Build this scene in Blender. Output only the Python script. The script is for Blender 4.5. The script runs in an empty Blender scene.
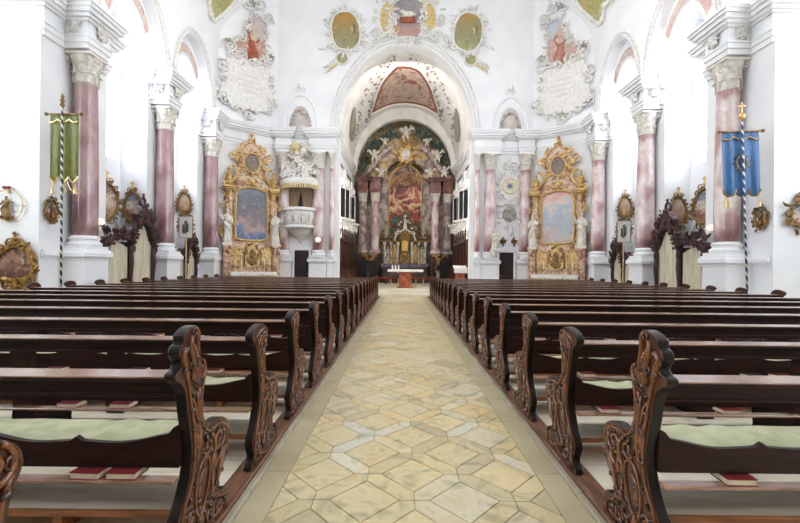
import bpy, bmesh, math, random
from math import sin, cos, pi, sqrt, radians
from mathutils import Vector, Matrix
random.seed(7)
SC = bpy.context.scene
COL = SC.collection

# ------------------------------------------------------------------ materials
def lin(h):
    h = h.lstrip('#')
    o = []
    for i in (0, 2, 4):
        v = int(h[i:i+2], 16) / 255
        o.append(v/12.92 if v <= .04045 else ((v+.055)/1.055)**2.4)
    return (*o, 1)

def base_mat(name):
    m = bpy.data.materials.new(name); m.use_nodes = True
    nt = m.node_tree
    return m, nt, nt.nodes['Principled BSDF']

def ramp(nt, stops, interp='LINEAR'):
    r = nt.nodes.new('ShaderNodeValToRGB'); e = r.color_ramp.elements
    r.color_ramp.interpolation = interp
    while len(e) < len(stops): e.new(.5)
    for el, (p, c) in zip(e, stops): el.position = p; el.color = lin(c)
    return r

def noise(nt, scale, detail=3, dist=0, vec=None, stretch=None, coord='Object'):
    t = nt.nodes.new('ShaderNodeTexCoord')
    n = nt.nodes.new('ShaderNodeTexNoise')
    n.inputs['Scale'].default_value = scale; n.inputs['Detail'].default_value = detail
    n.inputs['Distortion'].default_value = dist
    src = t.outputs[coord]
    if stretch:
        mp = nt.nodes.new('ShaderNodeMapping'); mp.inputs['Scale'].default_value = stretch
        nt.links.new(src, mp.inputs['Vector']); src = mp.outputs['Vector']
    nt.links.new(src, n.inputs['Vector'])
    return n

def M(name, c1, c2=None, scale=5, rough=.5, metal=0, coat=0, bump=0, bscale=None, stretch=None, spec=.5, dist=0, lo=.35, hi=.65):
    m, nt, b = base_mat(name)
    b.inputs['Roughness'].default_value = rough; b.inputs['Metallic'].default_value = metal
    b.inputs['Coat Weight'].default_value = coat; b.inputs['Coat Roughness'].default_value = .18
    b.inputs['Specular IOR Level'].default_value = spec
    n = noise(nt, scale, 4, dist, stretch=stretch)
    r = ramp(nt, [(lo, c1), (hi, c2 or c1)])
    nt.links.new(n.outputs['Fac'], r.inputs['Fac']); nt.links.new(r.outputs['Color'], b.inputs['Base Color'])
    if bump:
        n2 = noise(nt, bscale or scale*4, 3, stretch=stretch)
        bp = nt.nodes.new('ShaderNodeBump'); bp.inputs['Strength'].default_value = bump; bp.inputs['Distance'].default_value = .02
        nt.links.new(n2.outputs['Fac'], bp.inputs['Height']); nt.links.new(bp.outputs['Normal'], b.inputs['Normal'])
    return m

def ramp_mat(name, stops, scale=2, rough=.3, dist=1.0, detail=5, stretch=None, coat=0, metal=0, interp='LINEAR'):
    m, nt, b = base_mat(name)
    b.inputs['Roughness'].default_value = rough; b.inputs['Coat Weight'].default_value = coat; b.inputs['Metallic'].default_value = metal
    n = noise(nt, scale, detail, dist, stretch=stretch); r = ramp(nt, stops, interp)
    nt.links.new(n.outputs['Fac'], r.inputs['Fac']); nt.links.new(r.outputs['Color'], b.inputs['Base Color'])
    return m

def fresco(name, stops, scale=3, amt=.75, dark='#4a3528', darkamt=.35, dist=1.2, rough=.6, light='#f0e2c8', lightamt=.4):
    """painted scene: colour zones climb the height, broken by noise; dark and light blotches as figures"""
    m, nt, b = base_mat(name); L = nt.links.new
    b.inputs['Roughness'].default_value = rough
    t = nt.nodes.new('ShaderNodeTexCoord'); sp = nt.nodes.new('ShaderNodeSeparateXYZ'); L(t.outputs['Generated'], sp.inputs[0])
    n = noise(nt, scale*.75, 7, dist*1.3)
    a = nt.nodes.new('ShaderNodeMath'); a.operation = 'MULTIPLY_ADD'
    L(n.outputs['Fac'], a.inputs[0]); a.inputs[1].default_value = amt*2.6; a.inputs[2].default_value = -amt*1.3+.14
    s0 = nt.nodes.new('ShaderNodeMath'); s0.operation = 'MULTIPLY_ADD'; L(sp.outputs['Z'], s0.inputs[0]); s0.inputs[1].default_value = .72; L(a.outputs[0], s0.inputs[2]); s = s0
    r = ramp(nt, stops); L(s.outputs[0], r.inputs['Fac'])
    col = r.outputs['Color']
    for cc, am, sc, lo, hi in ((dark, darkamt, scale*2.3, .55, .66), (light, lightamt, scale*3.1, .58, .7)):
        n2 = noise(nt, sc*.75, 5, 1.0, stretch=(1.2, 1.2, .8))
        mr = nt.nodes.new('ShaderNodeMapRange'); mr.inputs[1].default_value = lo; mr.inputs[2].default_value = hi; mr.inputs[4].default_value = am
        L(n2.outputs['Fac'], mr.inputs[0])
        mx = nt.nodes.new('ShaderNodeMix'); mx.data_type = 'RGBA'; L(mr.outputs[0], mx.inputs[0]); L(col, mx.inputs[6]); mx.inputs[7].default_value = lin(cc)
        col = mx.outputs[2]
    L(col, b.inputs['Base Color'])
    return m

def emit(name, col, strength):
    m, nt, b = base_mat(name)
    b.inputs['Base Color'].default_value = lin(col)
    b.inputs['Emission Color'].default_value = lin(col); b.inputs['Emission Strength'].default_value = strength
    return m

def spiral_mat(name, ca, cb, pitch):
    m, nt, b = base_mat(name); L = nt.links.new
    t = nt.nodes.new('ShaderNodeTexCoord'); g = nt.nodes.new('ShaderNodeTexGradient'); g.gradient_type = 'RADIAL'
    L(t.outputs['Object'], g.inputs['Vector'])
    sp = nt.nodes.new('ShaderNodeSeparateXYZ'); L(t.outputs['Object'], sp.inputs[0])
    a = nt.nodes.new('ShaderNodeMath'); a.operation = 'MULTIPLY_ADD'; L(sp.outputs['Z'], a.inputs[0]); a.inputs[1].default_value = 1/pitch; L(g.outputs['Fac'], a.inputs[2])
    f = nt.nodes.new('ShaderNodeMath'); f.operation = 'FRACT'; L(a.outputs[0], f.inputs[0])
    r = ramp(nt, [(0, ca), (.6, cb)], 'CONSTANT'); L(f.outputs[0], r.inputs['Fac']); L(r.outputs['Color'], b.inputs['Base Color'])
    b.inputs['Roughness'].default_value = .4
    return m

def tile_mat():
    m, nt, b = base_mat('aisle stone tiles'); L = nt.links.new
    g = nt.nodes.new('ShaderNodeNewGeometry')
    r = ramp(nt, [(0, '#c2b694'), (.15, '#d4c59a'), (.35, '#e0d0a2'), (.55, '#ddd3b6'), (.75, '#e4cc92'), (.92, '#e8dfc6'), (1, '#d6d5c8')])
    L(g.outputs['Random Per Island'], r.inputs['Fac'])
    n = noise(nt, 3.2, 6, 2.0); r2 = ramp(nt, [(.3, '#9c947c'), (.5, '#ffffff'), (.75, '#e8c795')])
    L(n.outputs['Fac'], r2.inputs['Fac'])
    mx = nt.nodes.new('ShaderNodeMix'); mx.data_type = 'RGBA'; mx.blend_type = 'MULTIPLY'; mx.inputs[0].default_value = .55
    L(r.outputs['Color'], mx.inputs[6]); L(r2.outputs['Color'], mx.inputs[7]); L(mx.outputs[2], b.inputs['Base Color'])
    b.inputs['Roughness'].default_value = .3; b.inputs['Specular IOR Level'].default_value = .6
    n3 = noise(nt, 9, 3); bp = nt.nodes.new('ShaderNodeBump'); bp.inputs['Strength'].default_value = .1; bp.inputs['Distance'].default_value = .02
    L(n3.outputs['Fac'], bp.inputs['Height']); L(bp.outputs['Normal'], b.inputs['Normal'])
    return m

white = M('white plaster', '#efeff0', '#e8e9ec', 1.2, .8)
stucco = M('grey white stucco relief', '#ebe9e5', '#dad7d1', 9, .7)
stucco_grey = M('grey stucco ornament', '#b9b2aa', '#8f8880', 7, .7)
cap_stucco = M('capital stucco', '#e9e6df', '#cbc4b8', 8, .6)
pink_marble = ramp_mat('mauve scagliola marble', [(.28, '#745054'), (.42, '#967074'), (.52, '#b89a99'), (.62, '#8f676b'), (.75, '#d8c8c4')], .8, .22, .35, 4, (1, 1, .6), .3)
pink_light = ramp_mat('light rose marble', [(.28, '#8f6468'), (.42, '#bd9a99'), (.52, '#e4d6d2'), (.62, '#b38a8c'), (.75, '#ece2df')], .9, .25, .35, 4, (1, 1, .6), .3)
altar_marble = ramp_mat('red brown altar marble', [(.3, '#7d4a3a'), (.45, '#b98468'), (.55, '#d8b59c'), (.7, '#98624c')], 3, .3, 1.2)
chan_marble = ramp_mat('brown rose chancel marble', [(.28, '#6b5652'), (.45, '#8f7a75'), (.55, '#c4b4ae'), (.7, '#7a635f')], 1.3, .28, 1.0)
dark_marble = ramp_mat('dark red marble blocks', [(.3, '#4f302c'), (.5, '#7b4d46'), (.7, '#a27a70')], 2, .3, 1.0)
gold = M('gilding', '#e2c288', '#b48e52', 12, .36, .45, spec=.6, bump=.3, bscale=30)
gold_pale = M('pale gilding', '#e8d6a8', '#cbb077', 12, .4, .35)
gold_dark = M('dark gilding', '#a27f48', '#553f26', 12, .36, .45, bump=.3, bscale=30)
wood = M('dark brown pew wood', '#33140c', '#1b0a06', 5, .45, coat=.0, spec=.25, bump=.15, stretch=(1, 6, 6), lo=.3, hi=.7)
wood_end = M('chestnut pew end wood', '#4f2917', '#2f160c', 7, .36, coat=.25, stretch=(5, 5, 1))
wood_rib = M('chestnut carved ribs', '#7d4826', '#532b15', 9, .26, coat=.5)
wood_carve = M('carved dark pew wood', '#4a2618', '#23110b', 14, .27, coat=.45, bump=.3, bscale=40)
wood_rim = M('shade dark pew edge wood', '#1f0d08', '#110603', 6, .36, coat=.12, spec=.25)  # near black paints the shade on the pew end edges
wood_rail = M('glare pale pew rail wood', '#ad8468', '#7d5540', 5, .25, coat=.9, stretch=(1, 8, 8))  # base lightened to paint window glare on the polished rail tops
wood_red = M('reddish choir wood', '#5d3222', '#331810', 6, .4, coat=.2)
wood_conf = M('walnut confessional wood', '#54322f', '#301b1a', 8, .4, coat=.25, bump=.3)
pine = M('scrubbed pine boards', '#efe4d0', '#d8c9b0', 2.5, .6, bump=.1, stretch=(.6, 9, 9), lo=.3, hi=.7)
pine_edge = M('orange pine edge', '#b0713f', '#8a5329', 5, .5, stretch=(1, 8, 8))
beam = M('kerb timber', '#8a6248', '#60402e', 4, .5, coat=.1, stretch=(8, .7, 8))
kerb_stone = M('kerb limestone', '#b3aa96', '#9c917c', 4, .45)
grout = M('grout', '#b3ab93', '#a29a84', 9, .8)
cushion_mat = M('pale sage cushion cloth', '#b9b996', '#a3a380', 9, .85, bump=.2, bscale=60)
book_red = M('red book cloth', '#8a1f2b', '#6d1620', 9, .6)
book_dark = M('dark book cloth', '#3a2026', '#241418', 9, .6)
page = M('book pages', '#e6dcc4', '#d6c9ab', 30, .8)
paper = M('white paper', '#ecebe6', '#e0ded8', 10, .8)
cream_cloth = M('cream curtain cloth', '#ddd5bf', '#bfb498', 3, .85, stretch=(8, 8, .5))
brown_cloth = M('tan drape cloth', '#b79f86', '#8f7660', 4, .8, stretch=(8, 8, .5))
black = M('black void', '#0c0a0a', '#070606', 5, .6)
door_wood = M('dark door wood', '#2b1a18', '#1d1110', 6, .5)
green_silk = M('olive green banner silk', '#74792f', '#555b22', 6, .55, stretch=(5, 5, .8))
blue_silk = M('blue banner silk', '#2f679c', '#24507f', 6, .5, stretch=(5, 5, .8))
iron = M('dark iron', '#3b3a3a', '#2a2929', 9, .5, .6)
lead = M('lead came', '#6a7078', '#5b6169', 9, .6)
milk = emit('milky lamp glass', '#fff6e6', .25)
pane_mat = emit('sky bright leaded glass', '#eef4ff', 5.0)
leaf_green = M('dark painted leaves', '#66776a', '#44534b', 6, .7)
vine = M('painted vine', '#a59c90', '#7d706a', 3, .7)
white_cloth = M('white altar linen', '#f0efec', '#e4e2de', 6, .8)
purple_cloth = M('grey violet cloth', '#7a7386', '#5d5768', 6, .8)
red_marble = ramp_mat('red table marble', [(.3, '#7a3524'), (.5, '#a5563c'), (.7, '#c07c5c')], 4, .3, 1.0)
chancel_stone = M('chancel step stone', '#e6dfcc', '#d6ccb4', 1.5, .4)
red_cloth = M('dull red upholstery', '#7c2a26', '#5a1d1b', 6, .7)
flesh = M('painted statue flesh', '#e0bfa5', '#d2ac90', 8, .6)
statue_white = M('white statue plaster', '#e9e4da', '#cfc7ba', 6, .5)
tiles = tile_mat()

# ------------------------------------------------------------------ mesh builder
class MB:
    def __init__(s): s.v = []; s.f = []; s.mi = []; s.cur = 0; s.M = None
    def add(s, vs, fs):
        o = len(s.v)
        if s.M is not None: vs = [tuple(s.M @ Vector(p)) for p in vs]
        s.v += [tuple(p) for p in vs]
        for f in fs: s.f.append(tuple(i+o for i in f)); s.mi.append(s.cur)
        return s
    def box(s, x0, x1, y0, y1, z0, z1, b=0):
        if x0 > x1: x0, x1 = x1, x0
        if b:
            b = min(b, (x1-x0)*.45, (y1-y0)*.45, (z1-z0)*.45)
            def ring(z, i): return [(x0+i, y0+b*(1 if i == 0 else 2), z)]  # unused
            def oct_(z, q): return [(x0+b+q, y0+q, z), (x1-b-q, y0+q, z), (x1-q, y0+b+q, z), (x1-q, y1-b-q, z), (x1-b-q, y1-q, z), (x0+b+q, y1-q, z), (x0+q, y1-b-q, z), (x0+q, y0+b+q, z)]
            q = b*.8
            q = min(q, (x1-x0)*.2, (y1-y0)*.2)
            rs = [oct_(z0, q), oct_(z0+b, 0), oct_(z1-b, 0), oct_(z1, q)]
            return s.loft(rs)
        v = [(x0,y0,z0),(x1,y0,z0),(x1,y1,z0),(x0,y1,z0),(x0,y0,z1),(x1,y0,z1),(x1,y1,z1),(x0,y1,z1)]
        return s.add(v, [(0,3,2,1),(4,5,6,7),(0,1,5,4),(1,2,6,5),(2,3,7,6),(3,0,4,7)])
    def loft(s, rings, cap=True, closed=True):
        n = len(rings[0]); v = [p for r in rings for p in r]; f = []
        for i in range(len(rings)-1):
            for j in range(n if closed else n-1):
                k = (j+1) % n; f.append((i*n+j, i*n+k, (i+1)*n+k, (i+1)*n+j))
        if cap: f.append(tuple(range(n))[::-1]); f.append(tuple(range((len(rings)-1)*n, len(rings)*n)))
        return s.add(v, f)
    def lathe(s, prof, seg=16, c=(0,0,0), a0=0, a1=2*pi, sx=1, sy=1):
        full = abs(a1-a0-2*pi) < 1e-6; n = seg if full else seg+1
        rings = [[(c[0]+r*sx*cos(a0+(a1-a0)*j/seg), c[1]+r*sy*sin(a0+(a1-a0)*j/seg), c[2]+z) for j in range(n)] for r, z in prof]
        return s.loft(rings, True, True)
    def tube(s, pts, rad, seg=6, flat=1.0, up=None):
        pts = [Vector(p) for p in pts]; n = len(pts)
        if not hasattr(rad, '__len__'): rad = [rad]*n
        rings = []; prev = None
        for i, p in enumerate(pts):
            t = (pts[min(i+1, n-1)]-pts[max(i-1, 0)])
            if t.length < 1e-9: t = Vector((0,0,1))
            t.normalize()
            if prev is None:
                a = Vector(up) if up else (Vector((0,1,0)) if abs(t.y) < .9 else Vector((1,0,0)))
            else: a = prev
            a = a - t*a.dot(t)
            if a.length < 1e-6: a = Vector((1,0,0)) - t*t.x
            a.normalize(); prev = a; bb = t.cross(a)
            rings.append([tuple(p+a*(rad[i]*flat*cos(2*pi*j/seg))+bb*(rad[i]*sin(2*pi*j/seg))) for j in range(seg)])
        return s.loft(rings)
    def ball(s, c, r, sx=1, sy=1, sz=1, seg=8, rings=5, R=None):
        v = []; f = []
        for i in range(rings+1):
            t = pi*i/rings
            for j in range(seg):
                p = Vector((sx*r*sin(t)*cos(2*pi*j/seg), sy*r*sin(t)*sin(2*pi*j/seg), sz*r*cos(t)))
                if R is not None: p = R @ p
                v.append((c[0]+p.x, c[1]+p.y, c[2]+p.z))
        for i in range(rings):
            for j in range(seg):
                k = (j+1) % seg; f.append((i*seg+j, (i+1)*seg+j, (i+1)*seg+k, i*seg+k))
        return s.add(v, f)
    def prism(s, poly, y0, y1, axis='y'):
        """poly in (x,z) extruded over y; axis 'x': poly in (y,z) extruded over x; 'z': poly (x,y)"""
        mk = {'y': lambda p, t: (p[0], t, p[1]), 'x': lambda p, t: (t, p[0], p[1]), 'z': lambda p, t: (p[0], p[1], t)}[axis]
        n = len(poly); v = [mk(p, y0) for p in poly]+[mk(p, y1) for p in poly]
        f = [tuple(range(n)), tuple(range(2*n-1, n-1, -1))]
        c = s.cur
        s.add(v, f); o = len(s.v)-2*n
        if hasattr(s, 'rim'): s.cur = s.rim
        for i in range(n):
            k = (i+1) % n; s.f.append((o+i, o+k, o+n+k, o+n+i)); s.mi.append(s.cur)
        s.cur = c
        return s
    def grid(s, fn, nu, nv):
        v = [fn(i/nu, j/nv) for i in range(nu+1) for j in range(nv+1)]; w = nv+1
        return s.add(v, [(i*w+j, (i+1)*w+j, (i+1)*w+j+1, i*w+j+1) for i in range(nu) for j in range(nv)])
    def scroll(s, c, r, turns=1.3, a0=0, d=1, w=.02, y=0, seg=5, n=16):
        """spiral C-scroll in the xz plane facing -y"""
        pts = []; rad = []
        for i in range(n+1):
            t = i/n; a = a0+d*2*pi*turns*t; q = r*(1-.82*t)
            pts.append((c[0]+q*cos(a), y-.4*w*t, c[1]+q*sin(a))); rad.append(w*(.55+.6*t) if t < .9 else w*1.3)
        return s.tube(pts, rad, seg)
    def leaf(s, c, ang, L, w, y=0, th=.02):
        """pointed leaf in the xz plane from c along angle ang, bulging toward -y"""
        ca, sa = cos(ang), sin(ang); v = []; n = 5
        for i in range(n+1):
            t = i/n; hw = w*sin(pi*min(1, t*.9+.1))**.8*(1-t*.25); bend = L*.15*sin(t*pi)
            x, z = L*t, bend
            for q, dy in ((-hw, 0), (0, -th*(1+sin(t*pi))), (hw, 0), (0, th*.3)):
                lx, lz = x, z+q; v.append((c[0]+lx*ca-lz*sa, y+dy, c[1]+lx*sa+lz*ca))
        f = []
        for i in range(n):
            for j in range(4):
                k = (j+1) % 4; f.append((i*4+j, i*4+k, (i+1)*4+k, (i+1)*4+j))
        f += [(3,2,1,0), tuple(n*4+j for j in range(4))]
        return s.add(v, f)
    def build(s, name, mats, parent=None, smooth=False, loc=None):
        me = bpy.data.meshes.new(name); me.from_pydata(s.v, [], s.f)
        if not isinstance(mats, (list, tuple)): mats = [mats]
        for m in mats: me.materials.append(m)
        for p, i in zip(me.polygons, s.mi): p.material_index = min(i, len(mats)-1); p.use_smooth = smooth
        bm = bmesh.new(); bm.from_mesh(me); bmesh.ops.recalc_face_normals(bm, faces=bm.faces); bm.to_mesh(me); bm.free()
        o = bpy.data.objects.new(name, me); COL.objects.link(o)
        if parent is not None: o.parent = parent
        if loc: o.location = loc
        return o

def fused(mb, voxel):
    """one continuous skin over overlapping shapes"""
    o = mb.build('tmp', white); md = o.modifiers.new('r', 'REMESH'); md.mode = 'VOXEL'; md.voxel_size = voxel
    sm = o.modifiers.new('s', 'SMOOTH'); sm.iterations = 2; sm.factor = .5
    dg = bpy.context.evaluated_depsgraph_get(); dg.update()
    me = bpy.data.meshes.new_from_object(o.evaluated_get(dg)); bpy.data.objects.remove(o)
    me.materials.clear()
    for p in me.polygons: p.use_smooth = True
    return me

def tag(o, label, cat, group=None):
    o['label'] = label; o['category'] = cat
    if group: o['group'] = group
    return o
def thing(name, label, cat, loc=(0,0,0), rz=0, group=None):
    o = bpy.data.objects.new(name, None); COL.objects.link(o); o.location = loc; o.rotation_euler = (0,0,rz)
    o.empty_display_size = .2
    return tag(o, label, cat, group)
def struct(name, mb, mats, parent=None, smooth=False):
    o = mb.build(name, mats, parent, smooth)
    if parent is None: o['kind'] = 'structure'
    return o
def meshobj(name, me, mat, parent=None, loc=(0,0,0), rot=(0,0,0), sc=1):
    o = bpy.data.objects.new(name, me); COL.objects.link(o); o.location = loc; o.rotation_euler = rot; o.scale = (sc,)*3
    if parent is not None: o.parent = parent
    if mat and not me.materials: me.materials.append(mat)
    return o
def dup(root, loc, label, rz=None, group=None):
    r = root.copy(); COL.objects.link(r); r.location = loc; r['label'] = label
    if group: r['group'] = group
    if rz is not None: r.rotation_euler = (0,0,rz)
    for ch in list(root.children):
        c = ch.copy(); COL.objects.link(c); c.parent = r
        for g in list(ch.children):
            d = g.copy(); COL.objects.link(d); d.parent = c
    return r
def smooth_poly(pts, n=3, closed=True):
    out = []; m = len(pts)
    for i in range(m if closed else m-1):
        g = lambda k: pts[k % m] if closed else pts[max(0, min(m-1, k))]
        p0, p1, p2, p3 = g(i-1), g(i), g(i+1), g(i+2)
        for j in range(n):
            t = j/n; t2 = t*t; t3 = t2*t
            out.append(tuple(.5*(2*b+(c-a)*t+(2*a-5*b+4*c-d)*t2+(3*b-a-3*c+d)*t3) for a, b, c, d in zip(p0, p1, p2, p3)))
    if not closed: out.append(tuple(pts[-1]))
    return out
def side(s): return 'left' if s < 0 else 'right'
ORD = ['zeroth','first','second','third','fourth','fifth','sixth','seventh','eighth','ninth','tenth','eleventh','twelfth','thirteenth','fourteenth','fifteenth','sixteenth','seventeenth','eighteenth']

# ------------------------------------------------------------------ camera
H = 1.5
cam = bpy.data.cameras.new('camera'); co = bpy.data.objects.new('camera', cam); COL.objects.link(co)
cam.sensor_fit = 'HORIZONTAL'; cam.sensor_width = 36; cam.lens = 18.0
cam.shift_x = -2/800; cam.shift_y = 4/800; cam.clip_end = 200
dl = .0100
co.matrix_world = Matrix(((cos(dl), -sin(dl), 0, -.094), (0, 0, -1, 0), (sin(dl), cos(dl), 0, H), (0,0,0,1)))
SC.camera = co

# ------------------------------------------------------------------ floor
fm = MB(); fm.box(-12.5, 12.5, -5, 20.2, -.3, -.012)
struct('floor', fm, grout)
# aisle: squares on the diagonal with pointed strips between, in a border of slabs
AW, PITCH, WS = .885, .455, .135
def clip(poly, x0, x1):
    for lim, sg in ((x0, 1), (x1, -1)):
        out = []
        for i in range(len(poly)):
            a, b = poly[i], poly[(i+1) % len(poly)]
            ia, ib = (a[0]-lim)*sg >= 0, (b[0]-lim)*sg >= 0
            if ia: out.append(a)
            if ia != ib:
                t = (lim-a[0])/(b[0]-a[0]); out.append((lim, a[1]+t*(b[1]-a[1])))
        poly = out
        if not poly: return poly
    return poly
am = MB(); gp = .004; r2 = 1/sqrt(2)
hs, hw = (PITCH-WS)/2-gp, WS/2-gp
def rot45(p): return ((p[0]-p[1])*r2, (p[0]+p[1])*r2)
for i in range(-32, 45):
    for j in range(-32, 45):
        cx, cy = i*PITCH, j*PITCH
        for kind in range(3):
            if kind == 0: q = [(cx+PITCH/2+a*hs, cy+PITCH/2+b*hs) for a, b in ((-1,-1),(1,-1),(1,1),(-1,1))]
            elif kind == 1: q = [(cx+gp*1.4, cy), (cx+WS/2, cy-hw), (cx+PITCH-WS/2, cy-hw), (cx+PITCH-gp*1.4, cy), (cx+PITCH-WS/2, cy+hw), (cx+WS/2, cy+hw)]
            else: q = [(cx, cy+gp*1.4), (cx+hw, cy+WS/2), (cx+hw, cy+PITCH-WS/2), (cx, cy+PITCH-gp*1.4), (cx-hw, cy+PITCH-WS/2), (cx-hw, cy+WS/2)]
            q = [(x, y+3.2) for x, y in map(rot45, q)]
            if max(p[1] for p in q) < .2 or min(p[1] for p in q) > 18.9: continue
            q = clip(q, -AW, AW)
            if len(q) < 3: continue
            n = len(q)
            am.add([(x, y, 0) for x, y in q]+[(x, y, -.012) for x, y in q], [tuple(range(n))]+[(k, n+k, n+(k+1) % n, (k+1) % n) for k in range(n)])
y = -.5; bd = MB()
while y < 18.4:
    L = random.uniform(.7, 1.2)
    for s in (-1, 1): bd.box(s*(AW+.004), s*1.06, y, min(18.6, y+L)-.004, -.012, .001)
    y += L
struct('floor_aisle', am, tiles); struct('floor_border', bd, M('aisle border stone', '#cabd9c', '#b8aa88', 2.2, .4))
km = MB(); bmm = MB(); pf = {-1: MB(), 1: MB()}
for s in (-1, 1):
    y = -.5
    while y < 18.3:
        km.box(s*1.064, s*1.105, y, y+1.55, -.01, .03, .006); y += 1.556
    y = -.6
    while y < 17.7:
        bmm.box(s*1.107, s*1.25, y, y+3.6, -.01, .05, .008); y += 3.604
    y = -.6
    while y < 17.7:
        w = random.uniform(.13, .19); pf[s].box(s*1.252, s*8.3, y, y+w-.004, 0, .045); y += w
struct('trim_1', km, kerb_stone); struct('trim_2', bmm, beam)
struct('floor_left', pf[-1], pine); struct('floor_right', pf[1], pine)

# ------------------------------------------------------------------ pews
R0, RP, NR = 1.98, .945, 17
XI, XO = 1.13, 8.05
PROF = [(-.11,0),(-.115,.06),(-.085,.09),(-.115,.16),(-.125,.21),(-.095,.27),(-.045,.34),(-.005,.43),(.012,.52),(.0,.63),(-.035,.75),(-.065,.87),(-.10,.925),(-.155,.965),(-.155,1.0),(-.11,1.03),(-.04,1.05),(.06,1.06),(.14,1.045),(.20,1.005),(.22,.945),(.19,.875),(.17,.78),(.175,.69),(.205,.63),(.255,.60),(.32,.61),(.40,.59),(.47,.54),(.505,.46),(.48,.38),(.44,.31),(.385,.25),(.35,.205),(.37,.16),(.43,.15),(.465,.11),(.46,.05),(.44,0)]
PROF_T0 = PROF[:11]+[(-.06,.86),(-.105,.92),(-.165,.955),(-.165,.985),(-.115,1.0),(-.10,1.03),(-.135,1.07),(-.12,1.11),(-.085,1.125),(-.085,1.16),(-.02,1.19),(.06,1.195),(.11,1.165),(.125,1.11),(.115,1.05),(.15,1.01),(.19,.96),(.185,.91),(.15,.87),(.155,.78)]+PROF[23:]
def slim(a, b):
    k = max(0, min(1, a/.16)); a -= .046*k*k*(3-2*k)
    if a < 0 and b > .4: a *= .84
    return (a, b*.955)
PROF, PROF_T = [[slim(a, b) for a, b in q] for q in (PROF, PROF_T0)]
def spiral(cy, cz, r, a0, turns, d, n=18, shrink=.85):
    return [(cy+r*(1-shrink*i/n)*cos(a0+d*2*pi*turns*i/n), cz+r*(1-shrink*i/n)*sin(a0+d*2*pi*turns*i/n)) for i in range(n+1)]
def carve(tall, s, TH):
    """ribs, volutes, beads and leaves on both cheeks of the end panel"""
    mb = MB(); xs = (-s*.003, s*(TH+.003))
    def rib(pts, w, seg=5, flat=.7, taper=True):
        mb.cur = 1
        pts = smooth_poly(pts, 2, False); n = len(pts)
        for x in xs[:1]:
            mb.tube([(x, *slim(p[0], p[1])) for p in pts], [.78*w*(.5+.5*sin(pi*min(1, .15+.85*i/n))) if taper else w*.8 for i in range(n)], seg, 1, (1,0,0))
    rd = random.Random(11+tall); poly = PROF_T if tall else PROF
    def inside(p, mg=.03):
        ok = False; n = len(poly)
        for i in range(n):
            (a, b), (c, d) = poly[i], poly[(i+1) % n]
            if (b > p[1]) != (d > p[1]) and p[0] < (c-a)*(p[1]-b)/(d-b)+a: ok = not ok
            L2 = (c-a)**2+(d-b)**2; tt = max(0, min(1, ((p[0]-a)*(c-a)+(p[1]-b)*(d-b))/L2)) if L2 else 0
            if math.hypot(p[0]-a-tt*(c-a), p[1]-b-tt*(d-b)) < mg: return False
        return ok
    spots = []
    for _ in range(900):
        p = (rd.uniform(-.1,.5), rd.uniform(.03,1.15))
        if inside(p) and all(math.hypot(p[0]-q[0], p[1]-q[1]) > .06 for q in spots) and not (.09 < p[0] < .22 and .2 < p[1] < .41): spots.append(p)
    for q, p in enumerate(spots):
        a = rd.uniform(0, 6.3); r = rd.uniform(.02, .034)
        if q % 2: mb.tube([(-s*.004, p[0]+r*(1-.7*i/7)*cos(a+i*.95), p[1]+r*(1-.7*i/7)*sin(a+i*.95)) for i in range(8)], [.006+.0007*i for i in range(8)], 4, 1, (1,0,0))
        else: mb.tube([(-s*.003, p[0]-r*cos(a), p[1]-r*sin(a)), (-s*.012, p[0], p[1]), (-s*.003, p[0]+r*1.2*cos(a+.5), p[1]+r*1.2*sin(a+.5))], [.004,.014,.003], 5, .8, (1,0,0))
    rib([(-.08,.02),(-.075,.12),(-.085,.2),(-.06,.28),(-.012,.36),(.028,.45),(.04,.54),(.025,.66),(-.005,.78),(-.035,.9),(-.06,.96)], .011, taper=False)
    rib([(.42,.03),(.43,.1),(.36,.13),(.315,.19),(.34,.26),(.395,.32),(.44,.39),(.465,.46),(.43,.53),(.37,.565),(.30,.575),(.23,.575),(.175,.62),(.145,.69),(.14,.79),(.155,.87),(.18,.93)], .012, taper=False)
    rib(spiral(.345,.49,.085,1.4,1.5,-1), .015)          # arm volute
    rib([(.40,.52),(.43,.44),(.39,.36),(.33,.28)], .02); rib([(.25,.56),(.29,.5),(.29,.43),(.25,.38)], .018)
    # long oval cartouche
    rib([(.10,.16),(.06,.24),(.07,.34),(.12,.42),(.19,.45),(.235,.41),(.235,.33),(.2,.23),(.15,.16),(.10,.16)], .014)
    rib([(.12,.22),(.11,.3),(.14,.37),(.185,.39)], .013)
    rib(spiral(.215,.5,.05,3.6,1.3,1), .013); rib(spiral(.09,.56,.045,0,1.2,1), .013)
    rib([(.06,.45),(.10,.52),(.11,.62),(.09,.74),(.07,.84)], .017); rib([(.14,.56),(.125,.66),(.12,.76),(.1,.86)], .012)
    rib([(.02,.70),(.055,.64),(.07,.56)], .013); rib([(0,.82),(.04,.77),(.06,.70)], .013)
    for i in range(13): mb.ball((xs[0], .255-.012*i+.0009*i*i, .44-.022*i), .012, seg=6, rings=4)
    for i in range(9): mb.ball((xs[0], .05+.004*i, .60+.03*i), .010, seg=6, rings=4)
    for cy, cz, r, a, d in ((.36,.08,.045,2.4,1),(.24,.1,.05,0,-1),(.02,.1,.05,1.5,1),(.3,.2,.04,2,1),(.0,.2,.035,0,1)): rib(spiral(cy, cz, r, a, 1.3, d), .013)
    rib([(-.05,.03),(.06,.06),(.16,.03),(.26,.06),(.38,.03)], .015)
    for q in ((.12,.10,.9),(.17,.09,2.0),(.29,.33,1.2),(.33,.36,.4),(.08,.9,1.7),(.02,.9,1.2)):
        cy, cz, a = q; rib([(cy,cz),(cy+.04*cos(a),cz+.04*sin(a)),(cy+.08*cos(a+.4),cz+.08*sin(a+.4))], .018)
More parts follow.
